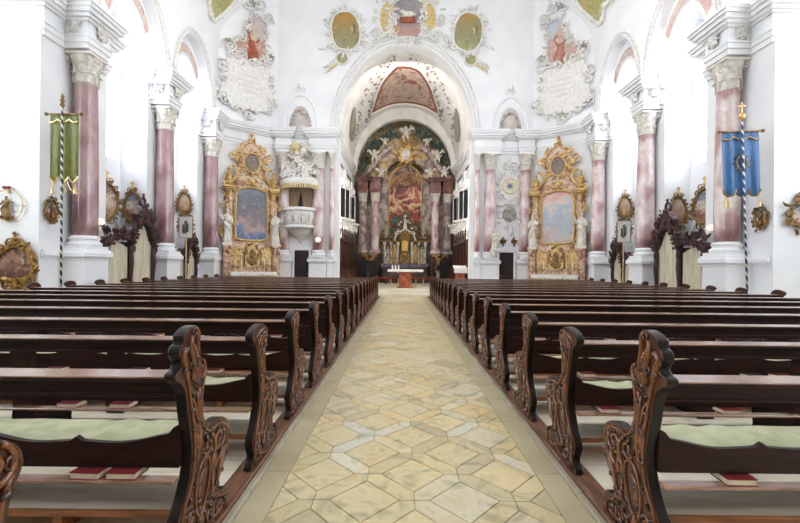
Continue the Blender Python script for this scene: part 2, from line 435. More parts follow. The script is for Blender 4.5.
    if tall:
        rib(spiral(.125,.95,.055,1.0,1.4,-1), .016)
        rib([(.06,.93),(.09,1.0),(.06,1.08),(.07,1.16),(.03,1.18)], .02); rib([(0,.92),(.02,1.0),(-.02,1.08),(-.01,1.15)], .024)
        rib([(-.06,.94),(-.07,1.0),(-.1,1.06),(-.07,1.1)], .022)
        for i in range(6): mb.ball((xs[0], .0+.012*i, 1.06-.02*i), .014, seg=6, rings=4)
    else:
        rib(spiral(.13,.965,.065,1.2,1.4,-1), .016); rib([(-.1,.97),(-.02,1.0),(.06,1.015),(.13,1.02)], .016); rib([(-.03,.9),(.0,.96),(.05,.98)], .016)
    return mb
def make_pew(s, tall):
    X = lambda x: s*(x-4.6); TH = .056
    t = thing('carved_pew', 'x', 'pew', (s*4.6, 0, .046))
    prof = smooth_poly(PROF_T if tall else PROF, 3)
    me = MB(); me.rim = 1; me.prism(prof, 0, s*TH, 'x')
    e = me.build('end_panel', [wood_end, wood_rim], t, loc=(X(XI), 0, 0))
    bv = e.modifiers.new('b', 'BEVEL'); bv.width = .006; bv.segments = 2; bv.limit_method = 'ANGLE'; bv.angle_limit = radians(50)
    cm = carve(tall, s, TH); c = cm.build('carved_relief', [wood_carve, wood_rib], e, True)
    e2 = bpy.data.objects.new('end_panel', e.data); COL.objects.link(e2); e2.parent = t; e2.location = (X(XO)-s*TH, 0, 0)
    x0, x1 = XI+TH-.005, XO-TH+.005
    m = MB(); m.box(X(x0), X(x1), -.078, .06, .904, .912, .003); m.cur = 1; m.box(X(x0), X(x1), -.076, .058, .886, .905, .005); m.build('rail_cap', [wood_rail, wood], t)  # thin pale top layer carries the painted glare, dark wood below
    m = MB(); m.box(X(x0), X(x1), -.02, .015, .81, .887); m.box(X(x0), X(x1), -.028, .022, .80, .816, .004); m.build('back_rail', wood, t)
    # lower back board with a carved wavy top edge
    m = MB(); n = 8; L = (x1-x0)
    top = []
    for i in range(0, 241):
        u = i/240*L; ph = (u % 1.02)/1.02
        z = .583+.02*cos(2*pi*ph)+.012*cos(4*pi*ph) + (.022*max(0, 1-abs(ph-.5)/.03)) - .03*max(0, 1-min(ph, 1-ph)/.02)
        if u < .05: z += (.05-u)*1.5
        top.append((X(x0+u), z))
    m.prism([(X(x0), .447)]+top+[(X(x1), .447)], -.012, .014)
    m.build('back_board', wood, t)
    m = MB(); m.box(X(x0), X(x1), -.06, .0, .388, .405, .004); m.build('book_shelf', wood_rail, t)
    m = MB(); m.box(X(x0), X(x1), .17, .55, .385, .415, .008); m.box(X(x0), X(x1), .46, .48, .30, .386); m.build('seat', wood, t)
    m = MB(); m.cur = 0; m.box(X(x0+.04), X(x1-.04), .135, .42, .135, .152); m.cur = 1; m.box(X(x0+.04), X(x1-.04), .115, .135, .118, .153, .004)
    m.box(X(x0+.04), X(x1-.04), .14, .41, .115, .135)
    for xx in (1.9, 3.9, 5.9, 7.4): m.box(X(xx), X(xx+.05), .16, .40, 0, .12)
    m.build('kneeler', [pine, pine_edge], t)
    for xx in (2.78, 5.35):
        m = MB(); w = .15
        m.prism([(-.01, 0), (-.03, .12), (.0, .38), (-.02, .7), (-.028, .80), (.02, .80), (.03, .45), (.36, .40), (.34, .2), (.38, 0)], X(xx), X(xx+w), 'x')
        m.build('support', wood, t)
    return t
cushion = {}
for s in (-1, 1):
    std = tl = None
    for k in range(-1, NR):
        if s > 0 and k < 0: continue
        row = k+2 if s < 0 else k+1
        R = R0+RP*k if k >= 0 else .93
        lab = f'dark carved wooden pew {side(s)} of the aisle, {ORD[row]} row counting toward the altar'
        if k == 0:
            t = make_pew(s, True); lab = f'dark wooden pew with tall crested carved end, {ORD[row]} row {side(s)} of the aisle'
            t.location = (s*4.6, R, .046); t['label'] = lab
        elif std is None:
            std = make_pew(s, False); std.location = (s*4.6, R, .046); std['label'] = lab; t = std
        else: t = dup(std, (s*4.6, R, .046), lab)
        t['group'] = 'pews in rows along the aisle'
        if -1 <= k <= 5:      # long seat cushions
            if s not in cushion:
                m = MB(); L = 5.6
                def prf(u):
                    w = .006*sin(u*37)+.004*sin(u*91); return [(u, .17, 0), (u, .155, .03), (u, .18, .062+w), (u, .33, .072+w), (u, .48, .062+w), (u, .51, .03), (u, .495, 0)]
                m.loft([prf(s*(.0+L*i/60)) for i in range(61)])
                c = m.build('seat_cushion', cushion_mat, None, True); cushion[s] = c
            else: c = cushion[s].copy(); COL.objects.link(c)
            c.location = (s*(XI+.16), R+.03, .462)
            tag(c, f'pale green seat cushion on the {ORD[row]} pew {side(s)} of the aisle', 'cushion', 'seat cushions on the pews')

# hymn books and leaflets on the shelves
def make_book(cover):
    t = thing('hymn_book', 'x', 'book')
    m = MB(); w, d, h = .145, .11, .034
    m.box(-w/2, w/2, 0, d, 0, .004); m.box(-w/2, w/2, 0, d, h-.004, h); m.box(-w/2, w/2, d-.005, d, .003, h-.003)
    m.build('cover', cover, t)
    m = MB(); m.box(-w/2+.004, w/2-.004, .004, d-.005, .004, h-.004); m.build('page_block', page, t)
    return t
protos = {}
books = {-1: {0: [-1.62,-1.445], 1: [-2.12,-2.5], 2: [-3.42,-2.62,-1.9], 3: [-4.3,-3.85,-3.2,-2.1], 4: [-1.9,-3.6,-4.9], 5: [-2.4,-4.2]},
         1: {0: [1.56], 1: [1.42,2.3], 2: [3.3,3.58,1.7], 3: [2.3,3.1,3.45,3.9], 4: [1.9,2.9,4.4], 5: [2.2,3.7]}}
for s in (-1, 1):
    for k, xs in books[s].items():
        for i, x in enumerate(sorted(xs, key=abs)):
            cov = 'red' if (k+i) % 4 != 3 else 'dark'
            row = k+2 if s < 0 else k+1
            pos = 'only' if len(xs) == 1 else ORD[i+1]
            lab = f'{cov} hymn book under the {ORD[row]} pew back {side(s)} of aisle, {pos} from the aisle' if pos != 'only' else f'lone red hymn book under the {ORD[row]} pew back {side(s)} of the aisle'
            loc = (x, R0+RP*k-.052, .451)
            if cov not in protos:
                b = make_book(book_red if cov == 'red' else book_dark); protos[cov] = b; b.location = loc; b['label'] = lab; b['group'] = 'hymn books on the pew shelves'
            else: b = dup(protos[cov], loc, lab, group='hymn books on the pew shelves')
            b.rotation_euler = (0, 0, random.uniform(-.05, .05))
lf = None
for s, k, x in ((-1,2,-2.25),(-1,3,-2.75),(1,2,2.4),(1,3,2.65),(1,3,4.2),(1,4,3.5),(-1,4,-2.9)):
    if lf is None:
        m = MB(); m.grid(lambda u, v: (-.1+.2*u, .01+.1*v, .004+.012*sin(u*3)*(1-v)), 6, 3); m.box(-.1,.1,.01,.11,0,.004); lf = m.build('leaflet', paper); o = lf
    else: o = lf.copy(); COL.objects.link(o)
    o.location = (x, R0+RP*k-.055, .451)
    row = k+2 if s < 0 else k+1
    sib = {(1,3,2.65): ' near the aisle', (1,3,4.2): ' toward the wall'}.get((s,k,x), '')
    tag(o, f'white paper leaflet under the {ORD[row]} pew back {side(s)} of the aisle{sib}', 'leaflet', 'leaflets on the pew shelves')

# ------------------------------------------------------------------ church shell
ZS = 8.19           # top of the main cornice
VA, VB, VZ = 8.6, 5.2, 11.4
def arch_z(u, uc, hw, zs, rise):
    q = max(0, 1-((u-uc)/hw)**2); return zs+rise*sqrt(q)
def arch_us(uc, hw, n): return [uc-hw*cos(pi*i/n) for i in range(n+1)]
def arch_face(mb, P, u0, u1, uc, hw, zs, rise, ztop, zbot=None, n=24):
    us = arch_us(uc, hw, n)
    for a, b in zip(us, us[1:]): mb.add([P(a, arch_z(a, uc, hw, zs, rise)), P(b, arch_z(b, uc, hw, zs, rise)), P(b, ztop), P(a, ztop)], [(0,1,2,3)])
    zb = zs if zbot is None else zbot
    for a, b in ((u0, uc-hw), (uc+hw, u1)):
        if b-a > 1e-4: mb.add([P(a, zb), P(b, zb), P(b, ztop), P(a, ztop)], [(0,1,2,3)])
def arch_soffit(mb, P, Q, uc, hw, zs, rise, zbot=None, n=24):
    pts = [(u, arch_z(u, uc, hw, zs, rise)) for u in arch_us(uc, hw, n)]
    if zbot is not None: pts = [(uc-hw, zbot)]+pts+[(uc+hw, zbot)]
    for a, b in zip(pts, pts[1:]): mb.add([P(*a), P(*b), Q(*b), Q(*a)], [(0,1,2,3)])
BAYS = [(12.95, .93, 12.75, 1.55), (16.35, .93, 16.3, 1.42)]   # window centre/half width; outer arch centre/half width
COLY = [10.8, 14.42, 17.92]; COLX = 8.66
def ent_box(mb, x0, x1, y0, y1, zb=7.09, grow=(1,1,1,1)):
    """stacked entablature mouldings round a block; grow says which sides project (x0,x1,y0,y1)"""
    for o, a, b in ((0,.0,.14),(.04,.14,.28),(.07,.28,.33),(.01,.33,.68),(.08,.68,.74),(.16,.74,.82),(.24,.82,.93),(.30,.93,1.02),(.34,1.02,1.1)):
        mb.box(x0-o*grow[0], x1+o*grow[1], y0-o*grow[2], y1+o*grow[3], zb+a, zb+b)
win_n = 0
for s in (-1, 1):
    w = MB(); F = lambda x: (lambda u, z: (s*x, u, z))
    def rect(x, y0, y1, z0, z1): w.add([(s*x,y0,z0),(s*x,y1,z0),(s*x,y1,z1),(s*x,y0,z1)], [(0,1,2,3)])
    w.box(s*9.0, s*12.2, 9.8, 12.0, 0, ZS+.02); w.box(s*9.0, s*10.4, 13.9, 15.4, 0, ZS+.02); w.box(s*9.0, s*10.4, 17.3, 20.2, 0, ZS+.02)
    for wc, whw, ac, ahw in BAYS:
        y0, y1 = wc-.96, wc+.96
        rect(9.9, y0, y1, 0, 5.05)
        arch_face(w, F(9.9), y0, y1, wc, .72, 8.1, .95, 11.2, 5.05); arch_soffit(w, F(9.9), F(10.15), wc, .72, 8.1, .95, 5.05)
        w.add([(s*9.9,wc-.72,5.05),(s*9.9,wc+.72,5.05),(s*10.15,wc+.72,4.95),(s*10.15,wc-.72,4.95)], [(0,1,2,3)])
        arch_face(w, F(9.0), y0-.02, y1+.02, wc, whw, ZS, 1.75, 12.0); arch_soffit(w, F(9.0), F(9.9), wc, whw, ZS, 1.75)
        arch_soffit(w, F(8.6), F(9.0), ac, ahw, ZS, 2.55)
        # arched shallow niche outline over the confessional
        pts = [(s*9.86, wc-.8*cos(pi*i/16), 2.55+.75*sin(pi*i/16)) for i in range(17)]
        w.tube(pts, .07, 6)
    arch_face(w, F(8.6), 9.8, 14.45, BAYS[0][2], BAYS[0][3], ZS, 2.55, VZ+.05); arch_face(w, F(8.6), 14.45, 18.4, BAYS[1][2], BAYS[1][3], ZS, 2.55, VZ+.05)
    w.add([(s*8.6,9.8,ZS),(s*12.2,9.8,ZS),(s*12.2,9.8,17),(s*8.6,9.8,17)], [(0,1,2,3)])
    # beyond the last column: corner wall turning to the chancel arch
    w.add([(s*8.6,18.3,0),(s*6.4,20,0),(s*6.4,20,17),(s*8.6,18.3,17)], [(0,1,2,3)]); w.add([(s*9.0,18.3,0),(s*8.6,18.3,0),(s*8.6,18.3,17),(s*9.0,18.3,17)], [(0,1,2,3)])
    # impost mouldings on the recess ends
    for yy in (12.0, 13.9, 15.4, 17.3):
        for o, a in ((.03,0),(.06,.1),(.1,.2)): w.box(s*9.02, s*9.9, yy-o, yy+o, 7.85+a, 7.95+a)
    struct('wall_'+side(s), w, white)
    # entablature over piers and columns
    e = MB()
    ent_box(e, min(s*8.94, s*10.6), max(s*8.94, s*10.6), 9.82, 12.0, grow=(1,1,1,1))
    ent_box(e, min(s*8.94, s*9.3), max(s*8.94, s*9.3), 14.0, 15.3)
    ent_box(e, min(s*8.94, s*9.3), max(s*8.94, s*9.3), 17.35, 18.2)
    for a, b in ((9.86, 12.0), (13.9, 15.4), (17.3, 18.2)):
        for o, z0, z1 in ((.06,0,.3),(.03,1.6,1.66),(.1,1.66,1.76),(.06,1.76,1.82)): e.box(s*(9.0-o), s*9.05, a, b, z0, z1)
    for cy in COLY: ent_box(e, min(s*8.34, s*9.0), max(s*8.34, s*9.0), cy-.38, cy+.38, 7.095)
    # cornice run along the corner wall
    e.M = Matrix.Translation((s*7.5, 19.15, 0)) @ Matrix.Rotation(-s*radians(37.7), 4, 'Z'); ent_box(e, -1.45, 1.45, -.02, .4, 7.09, (0,0,1,0)); e.M = None
    struct('trim_'+('3' if s < 0 else '4'), e, white)
    # beaded ribs on the side arches
    b = MB()
    for wc, whw, ac, ahw in BAYS:
        pts = [(s*8.57, u, arch_z(u, ac, ahw+.09, ZS, 2.64)) for u in arch_us(ac, ahw+.09, 30)]
        b.tube(pts, .045, 5); 
        pts = [(s*8.58, u, arch_z(u, ac, ahw+.22, ZS, 2.77)) for u in arch_us(ac, ahw+.22, 70)]
        for p in pts: b.ball(p, .05, seg=6, rings=4)
    struct('trim_'+('5' if s < 0 else '6'), b, stucco)
    # windows
    for wc, whw, ac, ahw in BAYS:
        win_n += 1
        g = MB(); us = arch_us(wc, .72, 20)
        poly = [(wc-.72, 5.0)]+[(u, arch_z(u, wc, .72, 8.1, .95)) for u in us]+[(wc+.72, 5.0)]
        g.prism(poly, s*10.13, s*10.15, 'x')
        wo = struct(f'window_{win_n}', g, pane_mat)
        f = MB()
        for i in range(1, 4): f.box(s*10.11, s*10.13, wc-.72+.36*i-.02, wc-.72+.36*i+.02, 5.0, 8.9 if i == 2 else 8.75)
        for z in (5.45, 5.95, 6.45, 6.95, 7.45, 7.95, 8.45): f.box(s*10.11, s*10.13, wc-.7, wc+.7, z-.02, z+.02)
        f.tube([(s*10.11, wc+.6*-cos(pi*i/16), 8.1+.82*sin(pi*i/16)) for i in range(17)], .022, 5)
        f.build('lead_grille', lead, wo)

# the near bays round the camera: outer walls with tall clear openings, rear wall, vault run through
for s in (-1, 1):
    w = MB(); X0, X1 = s*12.2, s*12.5
    w.box(X0, X1, -5, 9.8, 0, 3.6); w.box(X0, X1, -5, 9.8, 11.0, 17)
    for a, b in ((-5,-4.2),(-1.2,.2),(3.2,4.6),(7.8,9.8)): w.box(X0, X1, a, b, 3.6, 11.0)
    struct(f'wall_transept_{side(s)}', w, white)
w = MB(); w.box(-12.5, 12.5, -5.2, -5, 0, 17); struct('wall_back', w, M('grey rear wall', '#a39a90', '#958c82', 2, .8))  # mid tone keeps bounced light off the pew backs
w = MB(); w.box(-12.5, 12.5, -5, 9.85, 16.62, 16.8); struct('ceiling_transept', w, white)
# end wall with the chancel arch
CH, CR = 3.3, 4.3
w = MB(); P = lambda y: (lambda u, z: (u, y, z))
arch_face(w, P(20.0), -6.4, 6.4, 0, CH, ZS, CR, 17, 0, 40)
arch_soffit(w, P(20.0), P(20.6), 0, CH, ZS, CR, 0, 40)
# shallow arched niches left and right are flat grey panels among the trims below
struct('wall_end', w, white)
# nave vault
c = MB()
c.grid(lambda u, v: (-VA*cos(pi*u), 9.8+10.6*v, VZ+VB*sin(pi*u)), 48, 6)
struct('ceiling', c, white, smooth=True)
# chancel: walls, barrel vault, apse
CW, CV = 3.62, 4.36
w = MB()
for s in (-1, 1): w.add([(s*CW,20.6,0),(s*CW,29.8,0),(s*CW,29.8,ZS),(s*CW,20.6,ZS)], [(0,1,2,3)]); w.add([(s*CH,20.6,0),(s*CW,20.6,0),(s*CW,20.6,12),(s*CH,20.6,12)], [(0,1,2,3)])
for s in (-1, 1):
    ent_box(w, min(s*CW, s*(CW+.2)), max(s*CW, s*(CW+.2)), 20.6, 28.0, 7.09, (1,1,0,0))
    for yy in (21.0, 24.0, 27.4):
        w.box(s*(CW-.1), s*(CW+.1), yy-.28, yy+.28, 0, 7.2)
struct('wall_chancel', w, white)
for s in (-1, 1):
    win_n += 1
    g = MB(); g.box(s*(CW-.06), s*(CW-.02), 20.75, 22.0, 2.6, 7.0); wo = struct(f'window_{win_n}', g, emit('chancel fill pane %d' % s, '#fff8ea', 12))  # unseen glowing pane, added to brighten the chancel
    f = MB()
    for yy in (20.75, 21.37, 22.0): f.box(s*(CW-.09), s*(CW-.05), yy-.03, yy+.03, 2.6, 7.0)
    for k in range(7): f.box(s*(CW-.08), s*(CW-.05), 20.75, 22.0, 2.58+.73*k, 2.63+.73*k)
    f.build('lead_grille', lead, wo)
c = MB(); c.grid(lambda u, v: (-CW*cos(pi*u), 20.5+9.4*v, ZS+CV*sin(pi*u)), 32, 6)
arch_face(c, P(20.6), -CW, CW, 0, CH, ZS, CR, 13.2, ZS, 40)
arch_face(c, P(27.9), -CW, CW, 0, 3.3, ZS, 3.55, 12.75, ZS, 32); arch_soffit(c, P(27.9), P(28.3), 0, 3.3, ZS, 3.55, ZS, 32)
struct('ceiling_chancel', c, M('chancel vault plaster', '#ecebe8', '#dedbd6', 1.5, .8), smooth=True)
apse_paint = fresco('apse wall painting', [(0, '#a8948b'), (.45, '#bda79c'), (.6, '#a39c8c'), (.72, '#c9a25c'), (.85, '#a5b0a4'), (1, '#8fa39c')], 1.2, .4, '#6f5a50', .5, light='#e6d9c8', lightamt=.5)
w = MB(); w.add([(-CW,29.8,0),(CW,29.8,0),(CW,29.8,13),(-CW,29.8,13)], [(0,1,2,3)])
struct('wall_apse', w, apse_paint)
fm = MB(); fm.box(-4.6, 4.6, 19.45, 30, -.2, .28); struct('floor_chancel', fm, chancel_stone)
fm = MB(); fm.box(-4.9, 4.9, 18.95, 19.45, -.2, .14, .01); struct('floor_step', fm, chancel_stone)
# mouldings round the chancel arch
t = MB()
for dr, y0, rr in ((.06, 19.97, .05), (.42, 19.97, .045)):
    t.tube([(u, y0, arch_z(u, 0, CH+dr, ZS, CR+dr)) for u in arch_us(0, CH+dr, 40)], rr, 6)
for u in arch_us(0, CH+.24, 90): t.ball((u, 19.98, arch_z(u, 0, CH+.24, ZS, CR+.24)), .055, seg=6, rings=4)
struct('trim_7', t, stucco)
# entablature on the end wall
t = MB()
for s in (-1, 1):
    ent_box(t, min(s*3.45, s*4.75), max(s*3.45, s*4.75), 19.75, 20.1, 7.09); ent_box(t, min(s*5.65, s*6.4), max(s*5.65, s*6.4), 19.75, 20.1, 7.09)
    ent_box(t, min(s*4.7, s*5.7), max(s*4.7, s*5.7), 19.95, 20.1, 7.09)
    # arched hood over the niche
    cx = s*5.25
    for rr, th in ((.62, .05), (.88, .06)):
        t.tube([(cx+rr*cos(pi*i/18), 19.97, ZS+.0+rr*2.0*sin(pi*i/18)) for i in range(19)], th, 6)
    t.scroll((cx-.15, 10.2), .16, 1.2, 0, 1, .035, 19.95); t.scroll((cx+.15, 10.2), .16, 1.2, pi, -1, .035, 19.95); t.ball((cx, 19.95, 10.42), .15)
struct('trim_8', t, white)
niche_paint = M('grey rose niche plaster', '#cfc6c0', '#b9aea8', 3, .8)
for s in (-1, 1):
    n = MB(); cx = s*5.25
    n.prism([(cx+.6*cos(pi*i/18), ZS+.6*2.0*sin(pi*i/18)) for i in range(19)], 19.96, 19.985)
    o = struct('trim_9' if s < 0 else 'trim_10', n, niche_paint)
    v = MB()
    for i in range(13):
        a = pi*(.06+.88*i/12); x, z = cx+.46*cos(a), ZS+.47*2.0*sin(a)
        for q in range(3): v.leaf((x+random.uniform(-.05,.05), z+random.uniform(-.05,.05)), random.uniform(0, 6.28), .14, .035, 19.955, .02)
    v.build('vine_garland', stucco_grey, o)

# ------------------------------------------------------------------ columns
def capital(mb, r, h, z):
    """leafy bell, corner volutes and abacus"""
    mb.lathe([(r*.98, z), (r*1.08, z+.02*h), (r*1.0, z+.06*h), (r*1.02, z+.4*h), (r*1.18, z+.7*h), (r*1.42, z+.86*h), (r*1.3, z+.9*h)], 16)
    for row, (zz, L, n, rr) in enumerate(((.04, .42, 8, 1.04), (.32, .42, 8, 1.1))):
        for i in range(n):
            a = 2*pi*(i+.5*row)/n; pts = []; rad = []
            for q in range(6):
                t = q/5; out = r*(rr+.06*t+.38*max(0, t-.6)**1.2*2); up = z+h*(zz+L*(t if t < .85 else .85-(t-.85)*1.2))
                pts.append((out*cos(a), out*sin(a), up)); rad.append(r*.27*(1-.5*t))
            mb.tube(pts, rad, 5, .35, (cos(a), sin(a), 0))
    for i in range(4):
        a = pi/4+i*pi/2; c = Matrix.Rotation(a+pi/2, 4, 'Z'); old = mb.M
        mb.M = (old if old is not None else Matrix()) @ c @ Matrix.Translation((0, -r*1.35, z+h*.78))
        mb.M = (old if old is not None else Matrix()) @ Matrix.Rotation(a, 4, 'Z') @ Matrix.Translation((r*1.42, 0, z+h*.78)) 
        mb.scroll((0, 0), r*.3, 1.5, pi/2, -1, r*.09, 0, 5, 12)
        mb.M = old
    b = r*1.32
    mb.box(-b, b, -b, b, z+.9*h, z+h, .02)
def make_column(marble, pedw=.5, pedx=.42):
    t = thing('marble_column', 'x', 'column'); t.scale = (.92, .92, .986)
    m = MB(); m.box(-pedx, pedx, -pedw, pedw, 0, .42, .02); m.box(-pedx+.05, pedx-.05, -pedw+.05, pedw-.05, .4, 1.58)
    m.box(-pedx+.02, pedx-.02, -pedw+.02, pedw-.02, 1.56, 1.64, .015); m.box(-pedx-.05, pedx+.05, -pedw-.05, pedw+.05, 1.64, 1.8, .03); m.box(-pedx, pedx, -pedw, pedw, 1.79, 1.86, .015)
    m.build('pedestal', white, t)
    m = MB(); m.box(-.4, .4, -.4, .4, 1.85, 1.95); m.lathe([(.40,1.95),(.42,2.0),(.40,2.05),(.35,2.07),(.345,2.12),(.375,2.14),(.375,2.18),(.33,2.21),(.315,2.24)], 20); m.build('base', white, t)
    m = MB(); m.lathe([(.315,2.23),(.318,2.6),(.315,3.8),(.30,5.2),(.275,6.3),(.295,6.33),(.275,6.36)], 28); m.build('shaft', marble, t, True)
    m = MB(); capital(m, .28, .82, 6.33); m.build('capital', cap_stucco, t)
    if pedw > .4:
        m = MB()
        for a in range(4):
            m.M = Matrix.Rotation(a*pi/2, 4, 'Z') @ Matrix.Translation((0, -.44, 7.72)); m.ball((0,0,.02), .1, 1, .7, 1.2)
            for k in range(8): m.leaf((0,0), k*.785, .2, .06, 0, .05)
            m.scroll((-.1,.12), .08, 1.3, 0, 1, .03, -.02); m.scroll((.1,.12), .08, 1.3, pi, -1, .03, -.02); m.M = None
        m.build('frieze_rosette', stucco, t)
    return t
pc = None
where = ['nearest the banner', 'beside the confessional', 'beside the side altar']
for s in (-1, 1):
    pc = make_column(pink_marble if s < 0 else pink_light)  # paler copy on the right paints in its overexposure
    for i, cy in enumerate(COLY):
        lab = [f'mauve marble column behind the {"green" if s < 0 else "blue"} processional banner', f'mauve marble column between confessional and sign board, {side(s)} wall', f'mauve marble column just before the {side(s)} side altar'][i]
        if i == 0: pc.location = (s*COLX, cy, .01); pc['label'] = lab; pc['group'] = 'marble columns along the side walls'
        else: dup(pc, (s*COLX, cy, .01), lab, group='marble columns along the side walls')
pp = None
for s in (-1, 1):
    for x, where in ((4.25, f'beside the chancel arch, {side(s)} side'), (6.02, f'between side altar and {"pulpit" if s < 0 else "star emblem"}')):
        lab = f'rose marble half column {where}'
        if pp is None:
            pp = make_column(pink_light, .32, .5); pp.location = (s*x, 19.9, .01); pp['label'] = lab; pp['group'] = 'half columns on the end wall'; pp.name = 'half_column'
        else: dup(pp, (s*x, 19.9, .01), lab, group='half columns on the end wall')

for s in (-1, 1):
    o = dup(pp, (s*3.62, 19.93, .01), f'slim rose half column on the {side(s)} jamb of the chancel arch', group='half columns on the end wall'); o.scale = (.42, .7, .986)
# ------------------------------------------------------------------ ornament helpers (local frame: x right, z up, facing -y)
def rocaille(mb, outline, size, seed=0, y=0, w=None, step=None, closed=True):
    """scrolls, leaves and shells set along an outline"""
    rd = random.Random(seed); w = w or size*.16
    n = len(outline); d = 0; step = step or size*1.1; last = -1e9; k = 0
    cx = sum(p[0] for p in outline)/n; cz = sum(p[1] for p in outline)/n
    for i in range(n if closed else n-1):
        p, q = outline[i], outline[(i+1) % n]
        L = math.hypot(q[0]-p[0], q[1]-p[1]); t = 0
        while d+L-last >= step:
            t = (last+step-d)/L if L > 0 else 0; t = max(0, min(1, t)); last = last+step if last > -1e8 else d
            x, z = p[0]+(q[0]-p[0])*t, p[1]+(q[1]-p[1])*t; a = math.atan2(z-cz, x-cx); sz = size*rd.uniform(.75, 1.25)
            if k % 3 == 0: mb.scroll((x, z), sz*.55, 1.2, a+rd.uniform(-.6,.6), rd.choice((-1,1)), w, y-w*.5, 5, 10)
            elif k % 3 == 1: mb.leaf((x, z), a+rd.uniform(-1.0,1.0), sz*1.0, sz*.22, y-w*.3, w*.9)
            else:
                mb.scroll((x, z), sz*.45, 1.0, a+pi, rd.choice((-1,1)), w*1.1, y-w*.7, 5, 9); mb.ball((x, y-w, z), w*1.3, seg=6, rings=4)
            k += 1
        d += L
def oval(rx, rz, n=32, cx=0, cz=0, p=1.0): return [(cx+rx*cos(2*pi*i/n), cz+rz*sin(2*pi*i/n)*(1+.0*p)) for i in range(n)]
def frame_tube(mb, outline, r, y=0, seg=6):
    pts = [(p[0], y, p[1]) for p in outline]; mb.tube(pts+[pts[0]], r, seg)
def cross(mb, x, z, h, w=.02, y=0):
    mb.box(x-w, x+w, y-w, y+w, z, z+h); mb.box(x-h*.32, x+h*.32, y-w, y+w, z+h*.58, z+h*.58+2*w)

# statues
def statue_mesh(seed=0):
    """standing robed saint, 1 m tall"""
    rd = random.Random(seed); m = MB(); ph = rd.uniform(0, 6); sg = rd.choice((-1, 1))
    rings = []
    for z, rx, ry, cx in ((0,.17,.13,0),(.06,.175,.135,0),(.2,.16,.12,.01*sg),(.38,.145,.11,.02*sg),(.5,.14,.105,.02*sg),(.6,.115,.09,.005*sg),(.7,.14,.095,-.005*sg),(.78,.15,.085,0),(.815,.11,.07,0),(.84,.045,.045,0),(.875,.04,.04,0)):
        f = .10*max(0, 1-z*1.2)
        rings.append([(cx+rx*(1+f*sin(7*a+ph))*cos(a), ry*(1+f*sin(7*a+ph))*sin(a), z) for a in [2*pi*j/28 for j in range(28)]])
    m.loft(rings)
    m.ball((0, -.01, .925), .06, .85, .95, 1.2, 12, 8); m.ball((0, -.07, .92), .014); m.ball((0, .02, .94), .062, .95, .9, 1.1, 10, 6)
    m.tube([(.13*sg,0,.77),(.19*sg,-.02,.66),(.17*sg,-.1,.58),(.08*sg,-.15,.63)], [.05,.047,.038,.03], 8); m.ball((.06*sg,-.16,.65), .03)
    m.tube([(-.13*sg,0,.77),(-.2*sg,-.02,.67),(-.24*sg,-.09,.72),(-.26*sg,-.13,.82)], [.05,.045,.036,.028], 8); m.ball((-.265*sg,-.14,.85), .028)
    m.tube([(-.15*sg,-.06,.6),(-.02,-.12,.5),(.12*sg,-.1,.38),(.16*sg,-.05,.2)], [.03,.045,.05,.03], 7)
    m.box(-.2, .2, -.16, .16, -.06, .01)
    return fused(m, .016)
def angel_mesh(seed=0):
    """small winged cherub in flight, about 1 unit tall"""
    rd = random.Random(seed); m = MB()
    m.ball((0,0,.5), .17, 1, .85, 1.35, 12, 8); m.ball((0,-.03,.84), .13, .95, 1, 1.05, 12, 8); m.ball((0,-.155,.83), .022); m.tube([(0,0,.65),(0,-.01,.78)], [.08,.06], 8)
    for sg in (-1, 1):
        m.tube([(sg*.13,-.02,.64),(sg*.27,-.06,.68+.08*sg),(sg*.36,-.14,.8+.1*sg)], [.065,.055,.04], 8); m.ball((sg*.38,-.15,.84+.1*sg), .045)
        m.tube([(sg*.08,0,.36),(sg*.15,-.12,.22-.04*sg),(sg*.12,.02,.06+.05*sg),(sg*.14,-.04,.0+.05*sg)], [.1,.085,.055,.04], 8)
        m.grid(lambda u, v: (sg*(.08+.5*u), .12+.05*sin(u*3), .62+.32*u**.6-v*(.34*(1-u*.75))), 6, 4) if False else m.tube([(sg*.06,.1,.62),(sg*.24,.16,.84),(sg*.42,.15,.9),(sg*.5,.14,.74)], [.06,.12,.12,.03], 8, .3, (0,1,0))
    m.tube([(-.2,-.1,.42),(0,-.17,.36),(.2,-.06,.44),(.34,.04,.6)], [.04,.07,.06,.03], 7)
    return fused(m, .024)
ST = [statue_mesh(i) for i in range(3)]; AN = [angel_mesh(i) for i in range(2)]
for me in ST: me.materials.append(statue_white)
for me in AN: me.materials.append(statue_white)
gold_st = [me.copy() for me in ST]
for me in gold_st: me.materials.clear(); me.materials.append(gold_dark)
old_st = [me.copy() for me in ST]
for me in old_st: me.materials.clear(); me.materials.append(M('aged silver statue', '#cbbfa8', '#9c8c74', 8, .45))
gold_an = AN[0].copy(); gold_an.materials.clear(); gold_an.materials.append(gold_dark)

